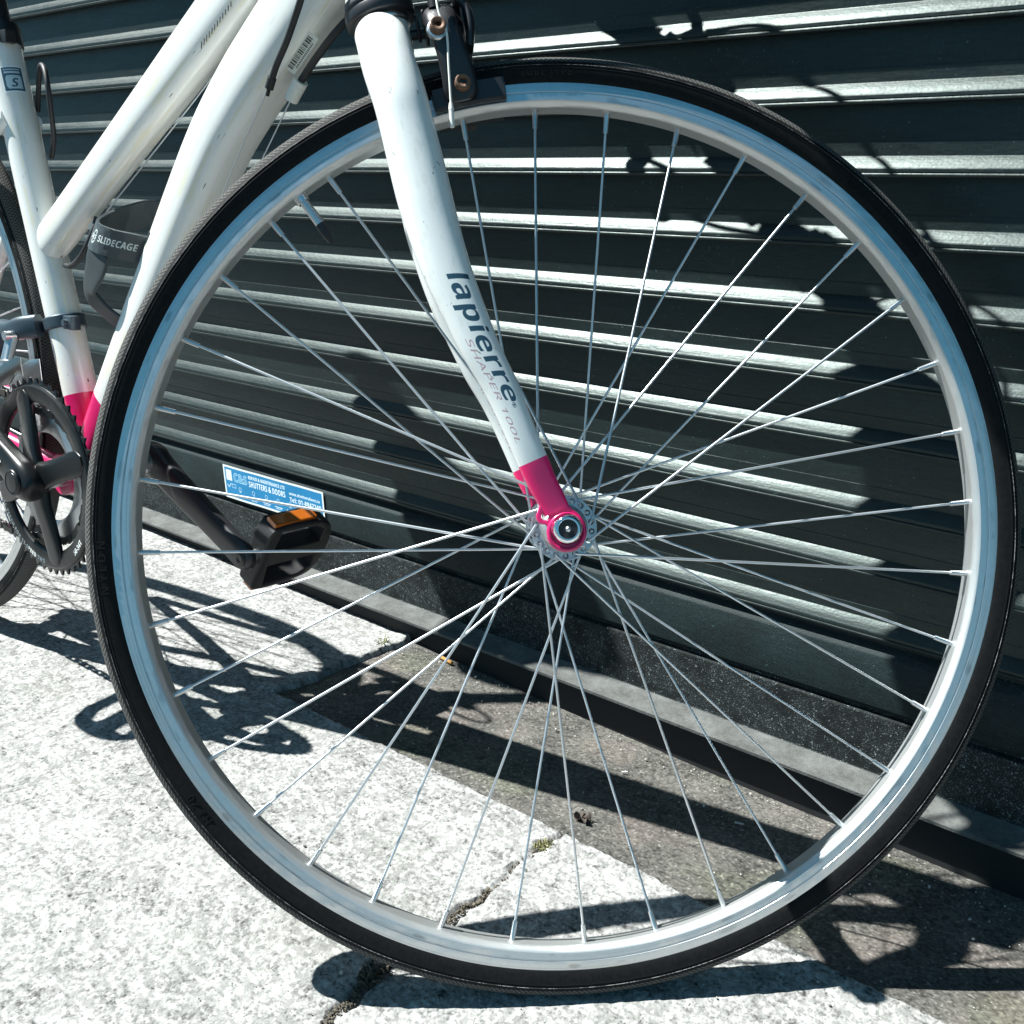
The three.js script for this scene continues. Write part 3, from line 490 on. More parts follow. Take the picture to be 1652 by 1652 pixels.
  mesh('shift_wire', tube([[0.349, 0.365, 0.004], [0.292, 0.296, 0.004], [0.05, 0.0, 0.01]], 0.0006, 20, 6), M.steel, frame);
  mesh('brake_wire', tube([[0.30, 0.421, 0.0], [0.18, 0.342, 0], [0.05, 0.258, 0.0]], 0.0007, 20, 6), M.steel, frame);
}
{ // housings
  const cables = part('cables', frameBasis, BB);
  mesh('housing', tube([[0.40, 0.66, -0.02], [0.412, 0.53, 0.026], [0.408, 0.450, 0.036], [0.376, 0.3985, 0.032], [0.356, 0.379, 0.028], [0.349, 0.369, 0.027]], 0.0026, 50, 10), M.blackPlastic, cables);
  mesh('ferrule', [rod([0.3505, 0.3715, 0.0272], [0.3460, 0.3640, 0.0268], 0.0034, 0.0034, 14), rod([0.3460, 0.3640, 0.0268], [0.3435, 0.3590, 0.0266], 0.0016, 0.0016, 10)], M.blackPlastic, cables);
  mesh('housing', tube([[0.42, 0.66, -0.05], [0.44, 0.53, -0.04], [0.424, 0.445, -0.028], [0.398, 0.409, 0.0], [0.372, 0.387, 0.003], [0.3545, 0.3705, 0.004]], 0.0029, 50, 10), M.blackPlastic, cables);
  mesh('rear_brake_housing', tube([[-0.092, 0.366, -0.021], [-0.070, 0.395, -0.013], [-0.052, 0.406, -0.006], [-0.036, 0.402, -0.001], [-0.026, 0.386, 0.002], [-0.027, 0.364, 0.0], [-0.041, 0.338, -0.009], [-0.068, 0.320, -0.02]], 0.0026, 50, 10), M.blackPlastic, cables);
  mesh('stray_loop', tube([[-0.012, 0.213, 0.004], [0.012, 0.214, 0.010], [0.040, 0.226, 0.014], [0.052, 0.249, 0.008], [0.050, 0.262, 0.002]], 0.0026, 40, 10), M.blackPlastic, cables);
}

// ---- crankset
const CZ = 0.055, BC = [0.012, 0.002];
const crankset = part('crankset', frameBasis, BB.clone().addScaledVector(FX, BC[0]).addScaledVector(FY, BC[1]));
{
  const ringOutline = (n, rRoot, rTip) => { const o = []; for (let k = 0; k < n; k++) { const a = k / n * 2 * Math.PI, p = 2 * Math.PI / n; for (const [f, r] of [[0, rRoot], [0.22, rRoot + 0.0002], [0.42, rTip - 0.0006], [0.5, rTip], [0.58, rTip - 0.0006], [0.78, rRoot + 0.0002]]) o.push([r * Math.cos(a + f * p), r * Math.sin(a + f * p)]); } return o; };
  const circ = (r, n = 90) => Array.from({ length: n }, (_, k) => [r * Math.cos(-k / n * 2 * Math.PI), r * Math.sin(-k / n * 2 * Math.PI)]);
  mesh('chainring', plate(ringOutline(50, 0.0972, 0.1025), CZ - 0.0016, CZ + 0.0008, 0.0003, [circ(0.080)]), M.crank, crankset, 'large black toothed chainring');
  mesh('small_chainring', plate(ringOutline(34, 0.0655, 0.0705), CZ - 0.0092, CZ - 0.0072, 0.0003, [circ(0.046)]), M.steel, crankset);
  mesh('ring_cover', toCreasedNormals(lathe([[0.0775, CZ - 0.0016], [0.0775, CZ + 0.0012], [0.0790, CZ + 0.0026], [0.0860, CZ + 0.0040], [0.0935, CZ + 0.0036], [0.0955, CZ + 0.0022], [0.0958, CZ + 0.0004]].reverse(), 140), 0.5), M.crank, crankset);
  for (const deg of [106, 200, 21, 284]) {
    const a = deg * DEG, c = [Math.cos(a), Math.sin(a)], p = [-c[1], c[0]];
    const q = (r, w, z) => [c[0] * r + p[0] * w, c[1] * r + p[1] * w, z];
    const secs = [[0.014, 0.0150, CZ + 0.006, 0.0060], [0.028, 0.0130, CZ + 0.006, 0.0055], [0.050, 0.0125, CZ + 0.004, 0.0048], [0.070, 0.0135, CZ + 0.0028, 0.0040], [0.084, 0.0125, CZ + 0.0026, 0.0034], [0.0905, 0.0055, CZ + 0.0026, 0.0024]].map(([r, w, z, h]) => ({ c: q(r, 0, z), a: [p[0], p[1], 0], b: [0, 0, 1], ha: w, hb: h, e: 3.2 }));
    mesh('spider_arm', loft(secs, { n: 28 }), M.crank, crankset);
  }
  const arm = (deg, s, name, lbl) => {
    const a = deg * DEG, c = [Math.cos(a), Math.sin(a)], p = [-c[1], c[0]];
    const secs = smooth([[-0.0215, 0.004, 0.071, 0.008, 2], [-0.018, 0.0135, 0.073, 0.0120, 2.2], [0.0, 0.0205, 0.0745, 0.0125, 2.4], [0.022, 0.0185, 0.0745, 0.0105, 2.8], [0.055, 0.0170, 0.0755, 0.0100, 3], [0.10, 0.0160, 0.0775, 0.0092, 3], [0.145, 0.0155, 0.0795, 0.0085, 3], [0.168, 0.0160, 0.080, 0.0080, 2.6], [0.180, 0.0115, 0.080, 0.0066, 2.2], [0.1845, 0.003, 0.080, 0.004, 2]], 4).map(([r, w, z, h, e]) => ({ c: [c[0] * r, c[1] * r, s * z], a: [p[0], p[1], 0], b: [0, 0, 1], ha: w, hb: h, e }));
    return mesh(name, loft(secs, { n: 32 }), s > 0 ? M.crank : M.black, crankset, lbl);
  };
  arm(152, 1, 'crank_arm', 'dark grey crank arm with pale maker lettering'); arm(-28, -1, 'crank_arm', 'black crank arm carrying the visible pedal');
  mesh('axle_cap', lathe([[0.0001, 0.0885], [0.0098, 0.0885], [0.0104, 0.0880], [0.0106, 0.0872], [0.0114, 0.0872], [0.0122, 0.0885], [0.0134, 0.0882], [0.0138, 0.0862]].reverse(), 36), M.crank, crankset);
  mesh('spindle', rod([0, 0, -0.07], [0, 0, 0.07], 0.012, 0.012, 24), M.steel, crankset);
  // lettering on the arm and round the ring
  const t = new TextGeometry('SHIMANO', { font, size: 0.0105, depth: 0.0002, curveSegments: 3, bevelEnabled: false }); t.computeBoundingBox(); t.scale(1.25, 0.9, 1); t.translate(0.028, -0.0048, 0); t.rotateZ(152 * DEG); t.translate(0, 0, 0.0857);
  mesh('arm_lettering', t.index ? t.toNonIndexed() : t, M.print, crankset);
  mesh('ring_lettering', [arcText('SPECIAL TEETH FOR 11-SPEED TWO', 0.0046, 0.0895, 231 * DEG, CZ + 0.0038, 0.0002, { flip: true, spacing: 1.15 }), arcText('50-34T', 0.0052, 0.0890, 318 * DEG, CZ + 0.0038, 0.0002, { flip: true })], M.print, crankset, 'pale lettering round the chainring');
  const mk = new TextGeometry('170', { font, size: 0.0042, depth: 0.0002, curveSegments: 2 }); mk.translate(0.138, -0.002, 0); mk.rotateZ(-28 * DEG); mk.translate(0, 0, -0.0722); mesh('length_mark', mk.index ? mk.toNonIndexed() : mk, M.print, crankset);
  mesh('pedal_bore', [latheOn([[0.0001, 0.0004], [0.0028, 0.0004], [0.0032, 0.001], [0.0060, 0.001], [0.0064, 0.0004], [0.0085, 0.0002]].reverse(), [0.171 * Math.cos(-28 * DEG), 0.171 * Math.sin(-28 * DEG), -0.0724], [0, 0, 1], 24)], M.crank, crankset);
}
// ---- pedals
for (const far of [true, false]) {
  const sg = far ? -1 : 1, pc = BB.clone().addScaledVector(FX, BC[0] - sg * 0.171 * Math.cos(-28 * DEG)).addScaledVector(FY, BC[1] - sg * 0.171 * Math.sin(-28 * DEG)).addScaledVector(FM, sg * 0.092);
  const a = (far ? 62 : 8) * DEG; const px = FX.clone().multiplyScalar(Math.cos(a)).addScaledVector(FY, Math.sin(a)), py = FX.clone().multiplyScalar(-Math.sin(a)).addScaledVector(FY, Math.cos(a));
  const pedal = part('pedal', far ? [px, FM.clone().negate(), py] : [px, FM.clone(), py.clone().negate()], pc); // x: length, y: away from the crank, z: thickness
  const outer = roundOutline([[-0.042, 0.004], [-0.028, -0.001], [0.0, 0.000], [0.028, -0.001], [0.042, 0.006], [0.045, 0.03], [0.043, 0.062], [0.036, 0.082], [0.015, 0.092], [-0.015, 0.092], [-0.036, 0.082], [-0.043, 0.062], [-0.045, 0.03]], 4);
  const hole = (s) => [[s * 0.0105, 0.013], [s * 0.0105, 0.078], [s * 0.027, 0.079], [s * 0.036, 0.064], [s * 0.0375, 0.016]].map(p => p);
  mesh('body', plate(outer, -0.012, 0.012, 0.0025, [hole(1), hole(-1).reverse()], 3), M.blackPlastic, pedal, 'black plastic platform pedal body');
  mesh('axle', [rod([0, -0.018, 0], [0, 0.085, 0], 0.0075, 0.0055, 20), rod([0, -0.012, 0], [0, -0.004, 0], 0.0088, 0.0088, 6)], M.steel, pedal);
  for (const s of [1, -1]) { const g = box(0.005, 0.056, 0.016, 0, 0, 0, 0.0015); g.rotateZ(0); g.translate(s * 0.0452, 0.034, 0); mesh('reflector', g, M.amber, pedal, 'amber pedal reflector'); }
  for (const s of [1, -1]) mesh('grip_plate', [box(0.010, 0.060, 0.003, s * 0.038, 0.036, 0.0128, 0.0008)], M.blackPlastic, pedal);
}
// ---- front derailleur
{
  const fd = part('front_derailleur', frameBasis, BB); const sx = (y) => 0.0234 - 0.322 * y, ax = V(-0.3065, 0.9519, 0);
  mesh('clamp_band', [latheOn([[0.0182, -0.0065], [0.0212, -0.0062], [0.0216, -0.005], [0.0216, 0.005], [0.0212, 0.0062], [0.0182, 0.0065]], [sx(0.153), 0.153, 0], ax.toArray(), 40)], M.bluegrey, fd, 'blue grey clamp band round the seat tube');
  mesh('clamp_bolt', [box(0.016, 0.014, 0.012, sx(0.153) + 0.024, 0.156, 0.006, 0.002), rod([sx(0.153) + 0.024, 0.156, 0.010], [sx(0.153) + 0.024, 0.156, 0.016], 0.0036, 0.0036, 14)], M.bluegrey, fd);
  mesh('body', [planeLoft(smooth([[-0.038, 0.150, 0.022, 0.012, 0.008, 3], [-0.055, 0.147, 0.030, 0.012, 0.010, 3], [-0.075, 0.142, 0.034, 0.010, 0.009, 2.6], [-0.100, 0.140, 0.030, 0.012, 0.009, 2.6], [-0.115, 0.136, 0.028, 0.007, 0.006, 2.4]], 3), { n: 24 }), planeLoft([[-0.085, 0.140, 0.036, 0.006, 0.006, 2.6], [-0.092, 0.118, 0.045, 0.007, 0.006, 2.6], [-0.088, 0.100, 0.052, 0.008, 0.005, 2.6]], { n: 20 })], M.bluegrey, fd);
  mesh('link', [planeLoft([[-0.060, 0.137, 0.040, 0.007, 0.006, 2.6], [-0.056, 0.115, 0.050, 0.007, 0.005, 2.6], [-0.052, 0.104, 0.055, 0.009, 0.004, 2.6]], { n: 20 }), rod([-0.058, 0.139, 0.030], [-0.058, 0.139, 0.050], 0.005, 0.005, 16)], M.steel, fd);
  const arc = (r0, r1, a0, a1) => { const o = []; for (let k = 0; k <= 20; k++) { const a = lerp(a0, a1, k / 20) * DEG; o.push([0.012 + r1 * Math.cos(a), 0.002 + r1 * Math.sin(a)]); } for (let k = 20; k >= 0; k--) { const a = lerp(a0, a1, k / 20) * DEG; o.push([0.012 + r0(k / 20) * Math.cos(a), 0.002 + r0(k / 20) * Math.sin(a)]); } return o; };
  mesh('cage_plate', plate(arc((t) => 0.104 + 0.003 * Math.sin(t * 9), 0.123, 98, 132), 0.0600, 0.0614, 0.0004), M.cageSteel, fd, 'polished outer cage plate');
  mesh('cage_plate', plate(arc(() => 0.094, 0.120, 96, 134), 0.0430, 0.0442, 0.0004), M.steel, fd);
  mesh('cage_bridge', [box(0.010, 0.003, 0.018, -0.046, 0.1145, 0.052, 0.0006)], M.steel, fd);
}
// ---- chain on the small ring
{
  const ch = part('chain', frameBasis, BB); const z0 = CZ - 0.0082, pts = [];
  const C1 = [BC[0], BC[1]], r1 = 0.0680, C2 = [-0.38967, 0.0794], r2 = 0.040, P1 = [-0.372, 0.018], P2 = [-0.345, -0.052];
  for (let a = 100; a >= -100; a -= 4) pts.push([C1[0] + r1 * Math.cos(a * DEG), C1[1] + r1 * Math.sin(a * DEG)]);
  pts.push([-0.06, -0.0755], [-0.113, -0.0735], [P2[0], P2[1] - 0.022]);
  for (let a = -90; a >= -200; a -= 15) pts.push([P2[0] + 0.022 * Math.cos(a * DEG), P2[1] + 0.022 * Math.sin(a * DEG)]);
  for (let a = -40; a <= 90; a += 15) pts.push([P1[0] + 0.022 * Math.cos(a * DEG), P1[1] + 0.022 * Math.sin(a * DEG)]);
  for (let a = 260; a >= 95; a -= 8) pts.push([C2[0] + r2 * Math.cos(a * DEG), C2[1] + r2 * Math.sin(a * DEG)]);
  pts.push([C1[0] + r1 * Math.cos(100 * DEG), C1[1] + r1 * Math.sin(100 * DEG)]);
  const cv = new THREE.CatmullRomCurve3(pts.map(p => V(p[0], p[1], z0)), false, 'centripetal'); const n = Math.round(cv.getLength() / 0.0127), gs = [], ro = []; const Q = cv.getSpacedPoints(n);
  for (let i = 0; i < n; i++) { const A = Q[i], B = Q[i + 1], a = Math.atan2(B.y - A.y, B.x - A.x), l = A.distanceTo(B); const w = i % 2 ? 0.0030 : 0.0019;
    for (const s of [1, -1]) { const o = roundOutline([[-0.0040, 0], [-0.0022, 0.0040], [l / 2, 0.0028], [l + 0.0022, 0.0040], [l + 0.0040, 0], [l + 0.0022, -0.0040], [l / 2, -0.0028], [-0.0022, -0.0040]], 2); const g = plate(o, -0.0005, 0.0005, 0.0001, [], 1); g.rotateZ(a); g.translate(A.x, A.y, z0 + s * w); gs.push(g); }
    ro.push(rod([A.x, A.y, z0 - 0.0022], [A.x, A.y, z0 + 0.0022], 0.0038, 0.0038, 8)); }
  mesh('link_plates', gs, std({ color: lin(0.10, 0.095, 0.085), metalness: 0.7, roughness: 0.5 }), ch); mesh('rollers', ro, M.steel, ch);
  const rd = part('rear_derailleur', frameBasis, BB);
  mesh('cage', plate(roundOutline([[-0.385, 0.03], [-0.36, 0.03], [-0.33, -0.05], [-0.345, -0.068], [-0.36, -0.05]], 4), 0.055, 0.057, 0.0004), M.black, rd);
  mesh('pulley', [rod([...P1, z0 - 0.004], [...P1, z0 + 0.006], 0.018, 0.018, 22), rod([...P2, z0 - 0.004], [...P2, z0 + 0.006], 0.018, 0.018, 22)], M.blackPlastic, rd);
  mesh('body', planeLoft(smooth([[-0.392, 0.062, 0.07, 0.010, 0.009, 2.6], [-0.405, 0.035, 0.075, 0.013, 0.010, 2.6], [-0.378, 0.014, 0.066, 0.011, 0.010, 2.6]], 3), { n: 20 }), M.black, rd);
}
// ---- bottle cage on the down tube
{
  const cage = part('bottle_cage', frameBasis, BB); const d = [0.59, 0.807], p = [-0.807, 0.59], off = 0.053, r = 0.0372;
  const at = (s, ph, rr_ = r) => { const o = off + rr_ * Math.cos(ph); return [d[0] * s + p[0] * o, d[1] * s + p[1] * o, rr_ * Math.sin(ph)]; };
  const sOf = (y, ph) => (y - p[1] * (off + r * Math.cos(ph))) / d[1];
  function shell(a0, a1, yTop, yBot, th, n = 48) {
    const pos = [], uv = [], idx = []; const m = 6;
    for (let side = 0; side < 2; side++) for (let i = 0; i <= n; i++) for (let j = 0; j <= m; j++) { const t = i / n, ph = lerp(a0, a1, t) * DEG, y = lerp(yTop(t, ph), yBot(t, ph), j / m); pos.push(...at(sOf(y, ph), ph, r + (side ? -th : 0))); uv.push(t, 1 - j / m); }
    const w = m + 1, K = (n + 1) * w; for (let i = 0; i < n; i++) for (let j = 0; j < m; j++) { const A = i * w + j, B = A + 1, C = A + w, D = C + 1; idx.push(A, B, C, B, D, C, K + A, K + C, K + B, K + B, K + C, K + D); }
    for (let i = 0; i < n; i++) for (const j of [0, m]) { const A = i * w + j, C = A + w; j ? idx.push(A, K + A, C, C, K + A, K + C) : idx.push(A, C, K + A, C, K + C, K + A); }
    for (const i of [0, n]) for (let j = 0; j < m; j++) { const A = i * w + j, B = A + 1; idx.push(A, B, K + A, B, K + B, K + A); }
    const g = new THREE.BufferGeometry(); g.setAttribute('position', new THREE.Float32BufferAttribute(pos, 3)); g.setAttribute('uv', new THREE.Float32BufferAttribute(uv, 2)); g.setIndex(idx); const q = toCreasedNormals(g, 0.6); return q;
  }
  const top = (t, ph) => interp(ph / DEG, [-150, -90, -30, 30, 70, 110, 165], [0.268, 0.283, 0.280, 0.265, 0.258, 0.252, 0.246]), bot = (t, ph) => top(t, ph) - 0.024 - 0.006 * sstep(0.6, 1, Math.cos(ph));
  const tx = canvasTex(2048, 256, (c, w, h) => { c.fillStyle = '#3d4548'; c.fillRect(0, 0, w, h); c.fillStyle = c.strokeStyle = '#cfd6d2'; const X = 1430; c.font = 'bold 88px sans-serif'; c.fillText('SLIDECAGE', X + 112, 150, 400); c.lineWidth = 11; c.beginPath(); c.ellipse(X + 42, 122, 30, 62, 0.15, 0, 7); c.stroke(); c.font = 'italic bold 62px sans-serif'; c.lineWidth = 12; c.strokeStyle = '#3d4548'; c.strokeText('SKS', X - 28, 146); c.fillText('SKS', X - 28, 146); });
  tx.wrapS = THREE.ClampToEdgeWrapping;
  // runs from the far flank, over the outer side, to the near flank next to the tube
  mesh('band', shell(-150, 165, top, bot, 0.0026, 80), std({ map: tx, roughness: 0.5 }), cage, 'dark band with pale product lettering');
  const strap = (pts, w, n = 26) => loft(smooth(pts, 5).map((q, i, A) => { const B = A[Math.min(A.length - 1, i + 1)], C = A[Math.max(0, i - 1)]; const dd = V(B[0] - C[0], B[1] - C[1], B[2] - C[2]).normalize(); const nn = V(q[3], q[4], q[5]).normalize(); const aa = dd.clone().cross(nn).normalize(); return { c: q.slice(0, 3), a: aa.toArray(), b: aa.clone().cross(dd).negate().toArray(), ha: q[6] ?? w, hb: 0.0019, e: 4 }; }), { n });
  for (const s of [1, -1]) mesh('strap', strap([[0.1030, 0.2310, 0.0325 * s, 0.1, 0.1, s, 0.0155], [0.0976, 0.2178, 0.0335 * s, 0.1, 0.1, s, 0.0150], [0.0873, 0.2029, 0.0335 * s, 0, 0.1, s, 0.0125], [0.0818, 0.1920, 0.0315 * s, -0.1, 0, s, 0.0110], [0.0880, 0.1820, 0.027 * s, -0.1, -0.2, s, 0.0110], [0.0985, 0.1704, 0.019 * s, -0.2, -0.3, s, 0.0115], [0.1141, 0.1579, 0.008 * s, -0.2, -0.3, s, 0.0120]], 0.011), M.cagePlastic, cage);
  mesh('back_plate', [planeLoft([[0.098, 0.164, 0, 0.003, 0.012, 4], [0.176, 0.270, 0, 0.003, 0.012, 4], [0.188, 0.287, 0, 0.003, 0.010, 4]], { n: 20 }), planeLoft([[0.122, 0.175, 0.012, 0.002, 0.004, 4], [0.170, 0.252, 0.018, 0.002, 0.004, 4]], { n: 16 })], M.cagePlastic, cage);
}
// ---- front brake
{
  const br = part('front_brake', wheelBasis, WC);
  const arm = (z, pts) => planeLoft(smooth(pts, 4), { n: 24 });
  mesh('arm', [loft(smooth([[-0.076, 0.368, -0.004, 0.012, 0.007], [-0.075, 0.361, 0.016, 0.012, 0.008], [-0.073, 0.350, 0.029, 0.011, 0.007], [-0.068, 0.334, 0.0325, 0.0105, 0.0055], [-0.0635, 0.318, 0.031, 0.0115, 0.005], [-0.061, 0.303, 0.0285, 0.0115, 0.0045], [-0.0600, 0.2975, 0.0275, 0.0060, 0.0040]], 4).map((q, i, A) => { const B = A[Math.min(A.length - 1, i + 1)], C = A[Math.max(0, i - 1)], dd = V(B[0] - C[0], B[1] - C[1], B[2] - C[2]).normalize(), aa = V(1, 0.2, 0); aa.addScaledVector(dd, -aa.dot(dd)).normalize(); return { c: q.slice(0, 3), a: aa.toArray(), b: aa.clone().cross(dd).negate().toArray(), ha: q[3], hb: q[4], e: 2.6 }; }), { n: 24 })], M.black, br, 'black caliper arm on the lettered side of the fork');
  mesh('arm', [loft(smooth([[-0.062, 0.370, 0.006, 0.006, 0.008], [-0.060, 0.364, -0.014, 0.006, 0.009], [-0.058, 0.350, -0.030, 0.006, 0.009], [-0.058, 0.325, -0.034, 0.008, 0.006], [-0.060, 0.300, -0.028, 0.010, 0.005]], 4).map((q, i, A) => { const B = A[Math.min(A.length - 1, i + 1)], C = A[Math.max(0, i - 1)], dd = V(B[0] - C[0], B[1] - C[1], B[2] - C[2]).normalize(), aa = V(1, 0.2, 0); aa.addScaledVector(dd, -aa.dot(dd)).normalize(); return { c: q.slice(0, 3), a: aa.toArray(), b: aa.clone().cross(dd).negate().toArray(), ha: q[3], hb: q[4], e: 2.6 }; }), { n: 24 }), planeLoft(smooth([[-0.0625, 0.374, 0.010, 0.004, 0.009, 2.6], [-0.0560, 0.366, 0.012, 0.0035, 0.010, 2.6], [-0.0535, 0.354, 0.014, 0.0035, 0.009, 2.6], [-0.0545, 0.338, 0.016, 0.003, 0.006, 2.6]], 4), { n: 20 })], M.black, br);
  const stack = []; for (let k = 0; k < 6; k++) stack.push(latheOn([[0.0001, 0], [0.0085 + (k % 2) * 0.003, 0], [0.0092 + (k % 2) * 0.003, 0.0006], [0.0092 + (k % 2) * 0.003, 0.0020], [0.0001, 0.0026]], [-0.0915 + k * 0.0052, 0.3575 + k * 0.0004, 0.006], [0.985, 0.17, 0], 26));
  mesh('pivot_stack', stack, M.blackPlastic, br); mesh('pivot_washers', [latheOn([[0.0001, 0], [0.0118, 0], [0.0118, 0.0012], [0.0001, 0.0012]], [-0.0665, 0.3590, 0.008], [0.985, 0.17, 0], 30), latheOn([[0.0001, 0], [0.0122, 0], [0.0122, 0.0011], [0.0001, 0.0011]], [-0.0592, 0.3595, 0.008], [0.985, 0.17, 0], 30)], M.steel, br);
  mesh('pivot_bolt', rod([-0.125, 0.352, 0], [-0.052, 0.361, 0], 0.0035, 0.0035, 14), M.black, br);
  // shoe and pad, following the rim
  const am = Math.atan2(0.3072, -0.0600), bend = (g) => { const P = g.attributes.position; for (let i = 0; i < P.count; i++) { const x = P.getX(i), y = P.getY(i), a = am - x / 0.31, q = 0.3105 + y; P.setXYZ(i, q * Math.cos(a), q * Math.sin(a), P.getZ(i)); } g.computeVertexNormals(); return toCreasedNormals(g, 0.6); };
  const pad = (z0, z1, l, h) => { const g = new THREE.BoxGeometry(l, h, Math.abs(z1 - z0), 16, 2, 2); g.translate(0.004, 0, (z0 + z1) / 2); return bend(g); };
  for (const s of [1, -1]) { mesh('pad_holder', [pad(0.0165 * s, 0.0235 * s, 0.050, 0.0135)], M.black, br); mesh('brake_pad', [pad(0.0118 * s, 0.0168 * s, 0.052, 0.0115)], M.bluegrey, br); }
  const bolt = (x, y, z, m, n, s = 1) => { mesh(n, [latheOn([[0.0022 * s, 0.0012], [0.0024 * s, 0.0060], [0.0050 * s, 0.0060], [0.0056 * s, 0.0050], [0.0056 * s, 0], [0.0001, 0]].reverse(), [x, y, z], [0.15, 0.1, 1], 6 * 4), latheOn([[0.0001, 0.0015], [0.0023 * s, 0.0015]].reverse(), [x, y, z], [0.15, 0.1, 1], 6)], m, br, 'rusty socket head bolt'); };
  bolt(-0.0603, 0.3068, 0.0315, M.rust, 'pad_bolt'); bolt(-0.0760, 0.3430, 0.0385, M.rust, 'pinch_bolt');
  mesh('pinch_washer', latheOn([[0.0001, 0], [0.0082, 0], [0.0078, 0.0024], [0.0062, 0.0042], [0.0001, 0.0042]], [-0.0757, 0.3428, 0.0345], [0.15, 0.1, 1], 26), M.steel, br);
  mesh('cable', [tube([[-0.0885, 0.43, 0.030], [-0.0785, 0.385, 0.036], [-0.0745, 0.352, 0.0405], [-0.0700, 0.340, 0.0415], [-0.0690, 0.315, 0.042], [-0.0682, 0.288, 0.042]], 0.0008, 40, 8)], M.whitePlastic, br, 'frayed pale brake cable end');
  mesh('cable_cap', [rod([-0.0683, 0.2905, 0.042], [-0.0682, 0.2860, 0.042], 0.0013, 0.0019, 12), rod([-0.0682, 0.2860, 0.042], [-0.0679, 0.2740, 0.042], 0.0017, 0.0017, 12)], M.whitePlastic, br);
  mesh('cable_sleeve', tube([[-0.0935, 0.43, 0.026], [-0.084, 0.392, 0.026], [-0.0795, 0.372, 0.026], [-0.078, 0.362, 0.026]], 0.0040, 20, 12), M.black, br);
}
// ---- stem, bar, levers, saddle: above the picture, but their shadows fall into it
{
  const bar = part('handlebar', wheelBasis, WC); const B = onAxis(0.28, 0.137);
  const P = (t, f = 0, g = 0) => [B[0] + EX[0] * f + AX[0] * g, B[1] + EX[1] * f + AX[1] * g, t];
  mesh('steerer', [latheOn([[0.0001, 0.14], [0.017, 0.14], [0.017, 0.31], [0.0001, 0.31]], CT, AX, 30), latheOn([[0.0001, 0.155], [0.024, 0.155], [0.022, 0.170], [0.018, 0.175], [0.018, 0.255], [0.021, 0.255], [0.021, 0.305], [0.0001, 0.308]], CT, AX, 30)], M.black, bar);
  mesh('stem', rod(onAxis(0.275, 0.0), onAxis(0.28, 0.137), 0.021, 0.019, 24), M.black, bar);
  mesh('tube', [rod(P(-0.24), P(0.24), 0.0112, 0.0112, 20), rod(P(-0.06), P(0.06), 0.0157, 0.0157, 24)], M.black, bar);
  for (const s of [1, -1]) {
    mesh('grip', rod(P(0.130 * s), P(0.248 * s), 0.0158, 0.0165, 24), M.rubber, bar);
    mesh('brake_lever', [rod(P(0.100 * s), P(0.122 * s), 0.0175, 0.0175, 20), rod(P(0.112 * s, 0.005, -0.004), P(0.100 * s, 0.034, -0.008), 0.010, 0.008, 14), tube([P(0.104 * s, 0.034, -0.008), P(0.125 * s, 0.050, -0.012), P(0.165 * s, 0.052, -0.014), P(0.205 * s, 0.046, -0.014)], 0.0055, 20, 8)], M.black, bar);
    mesh('shifter', [rod(P(0.078 * s), P(0.095 * s), 0.0160, 0.0160, 20), ...(s < 0 ? [tube([P(-0.086, -0.012, -0.010), P(-0.125, -0.034, -0.010), P(-0.165, -0.046, -0.006)], 0.0030, 14, 8), latheOn([[0.0001, 0], [0.014, 0.001], [0.018, 0.007], [0.014, 0.014], [0.0001, 0.017]], P(-0.178, -0.050, -0.006), [0, 0.2, 1], 24)] : [])], M.black, bar);
  }
  mesh('phone_mount', [rod(P(-0.052), P(-0.030), 0.0185, 0.0185, 20), planeLoft([[...P(-0.030, -0.005, 0.012), 0.006, 0.018, 3], [...P(-0.030, -0.040, 0.014), 0.007, 0.030, 3], [...P(-0.030, -0.130, 0.014), 0.007, 0.034, 3], [...P(-0.030, -0.160, 0.012), 0.006, 0.028, 3]], { n: 20 })], M.blackPlastic, bar);
  const h = part('control_cables', wheelBasis, WC);
  mesh('brake_housing', tube([P(-0.098, 0.036, -0.006), P(-0.055, 0.066, 0.0), P(-0.005, 0.073, -0.015), P(0.035, 0.050, -0.075), [-0.070, 0.50, 0.035], [-0.0935, 0.43, 0.026]], 0.0026, 70, 8), M.blackPlastic, h);
  mesh('rear_brake_housing', tube([P(0.098, 0.036, -0.006), P(0.05, 0.062, 0.0), P(-0.01, 0.062, -0.02), P(-0.045, 0.025, -0.075), [-0.165, 0.55, -0.035], [-0.22, 0.50, -0.03]], 0.0026, 70, 8), M.blackPlastic, h);
}
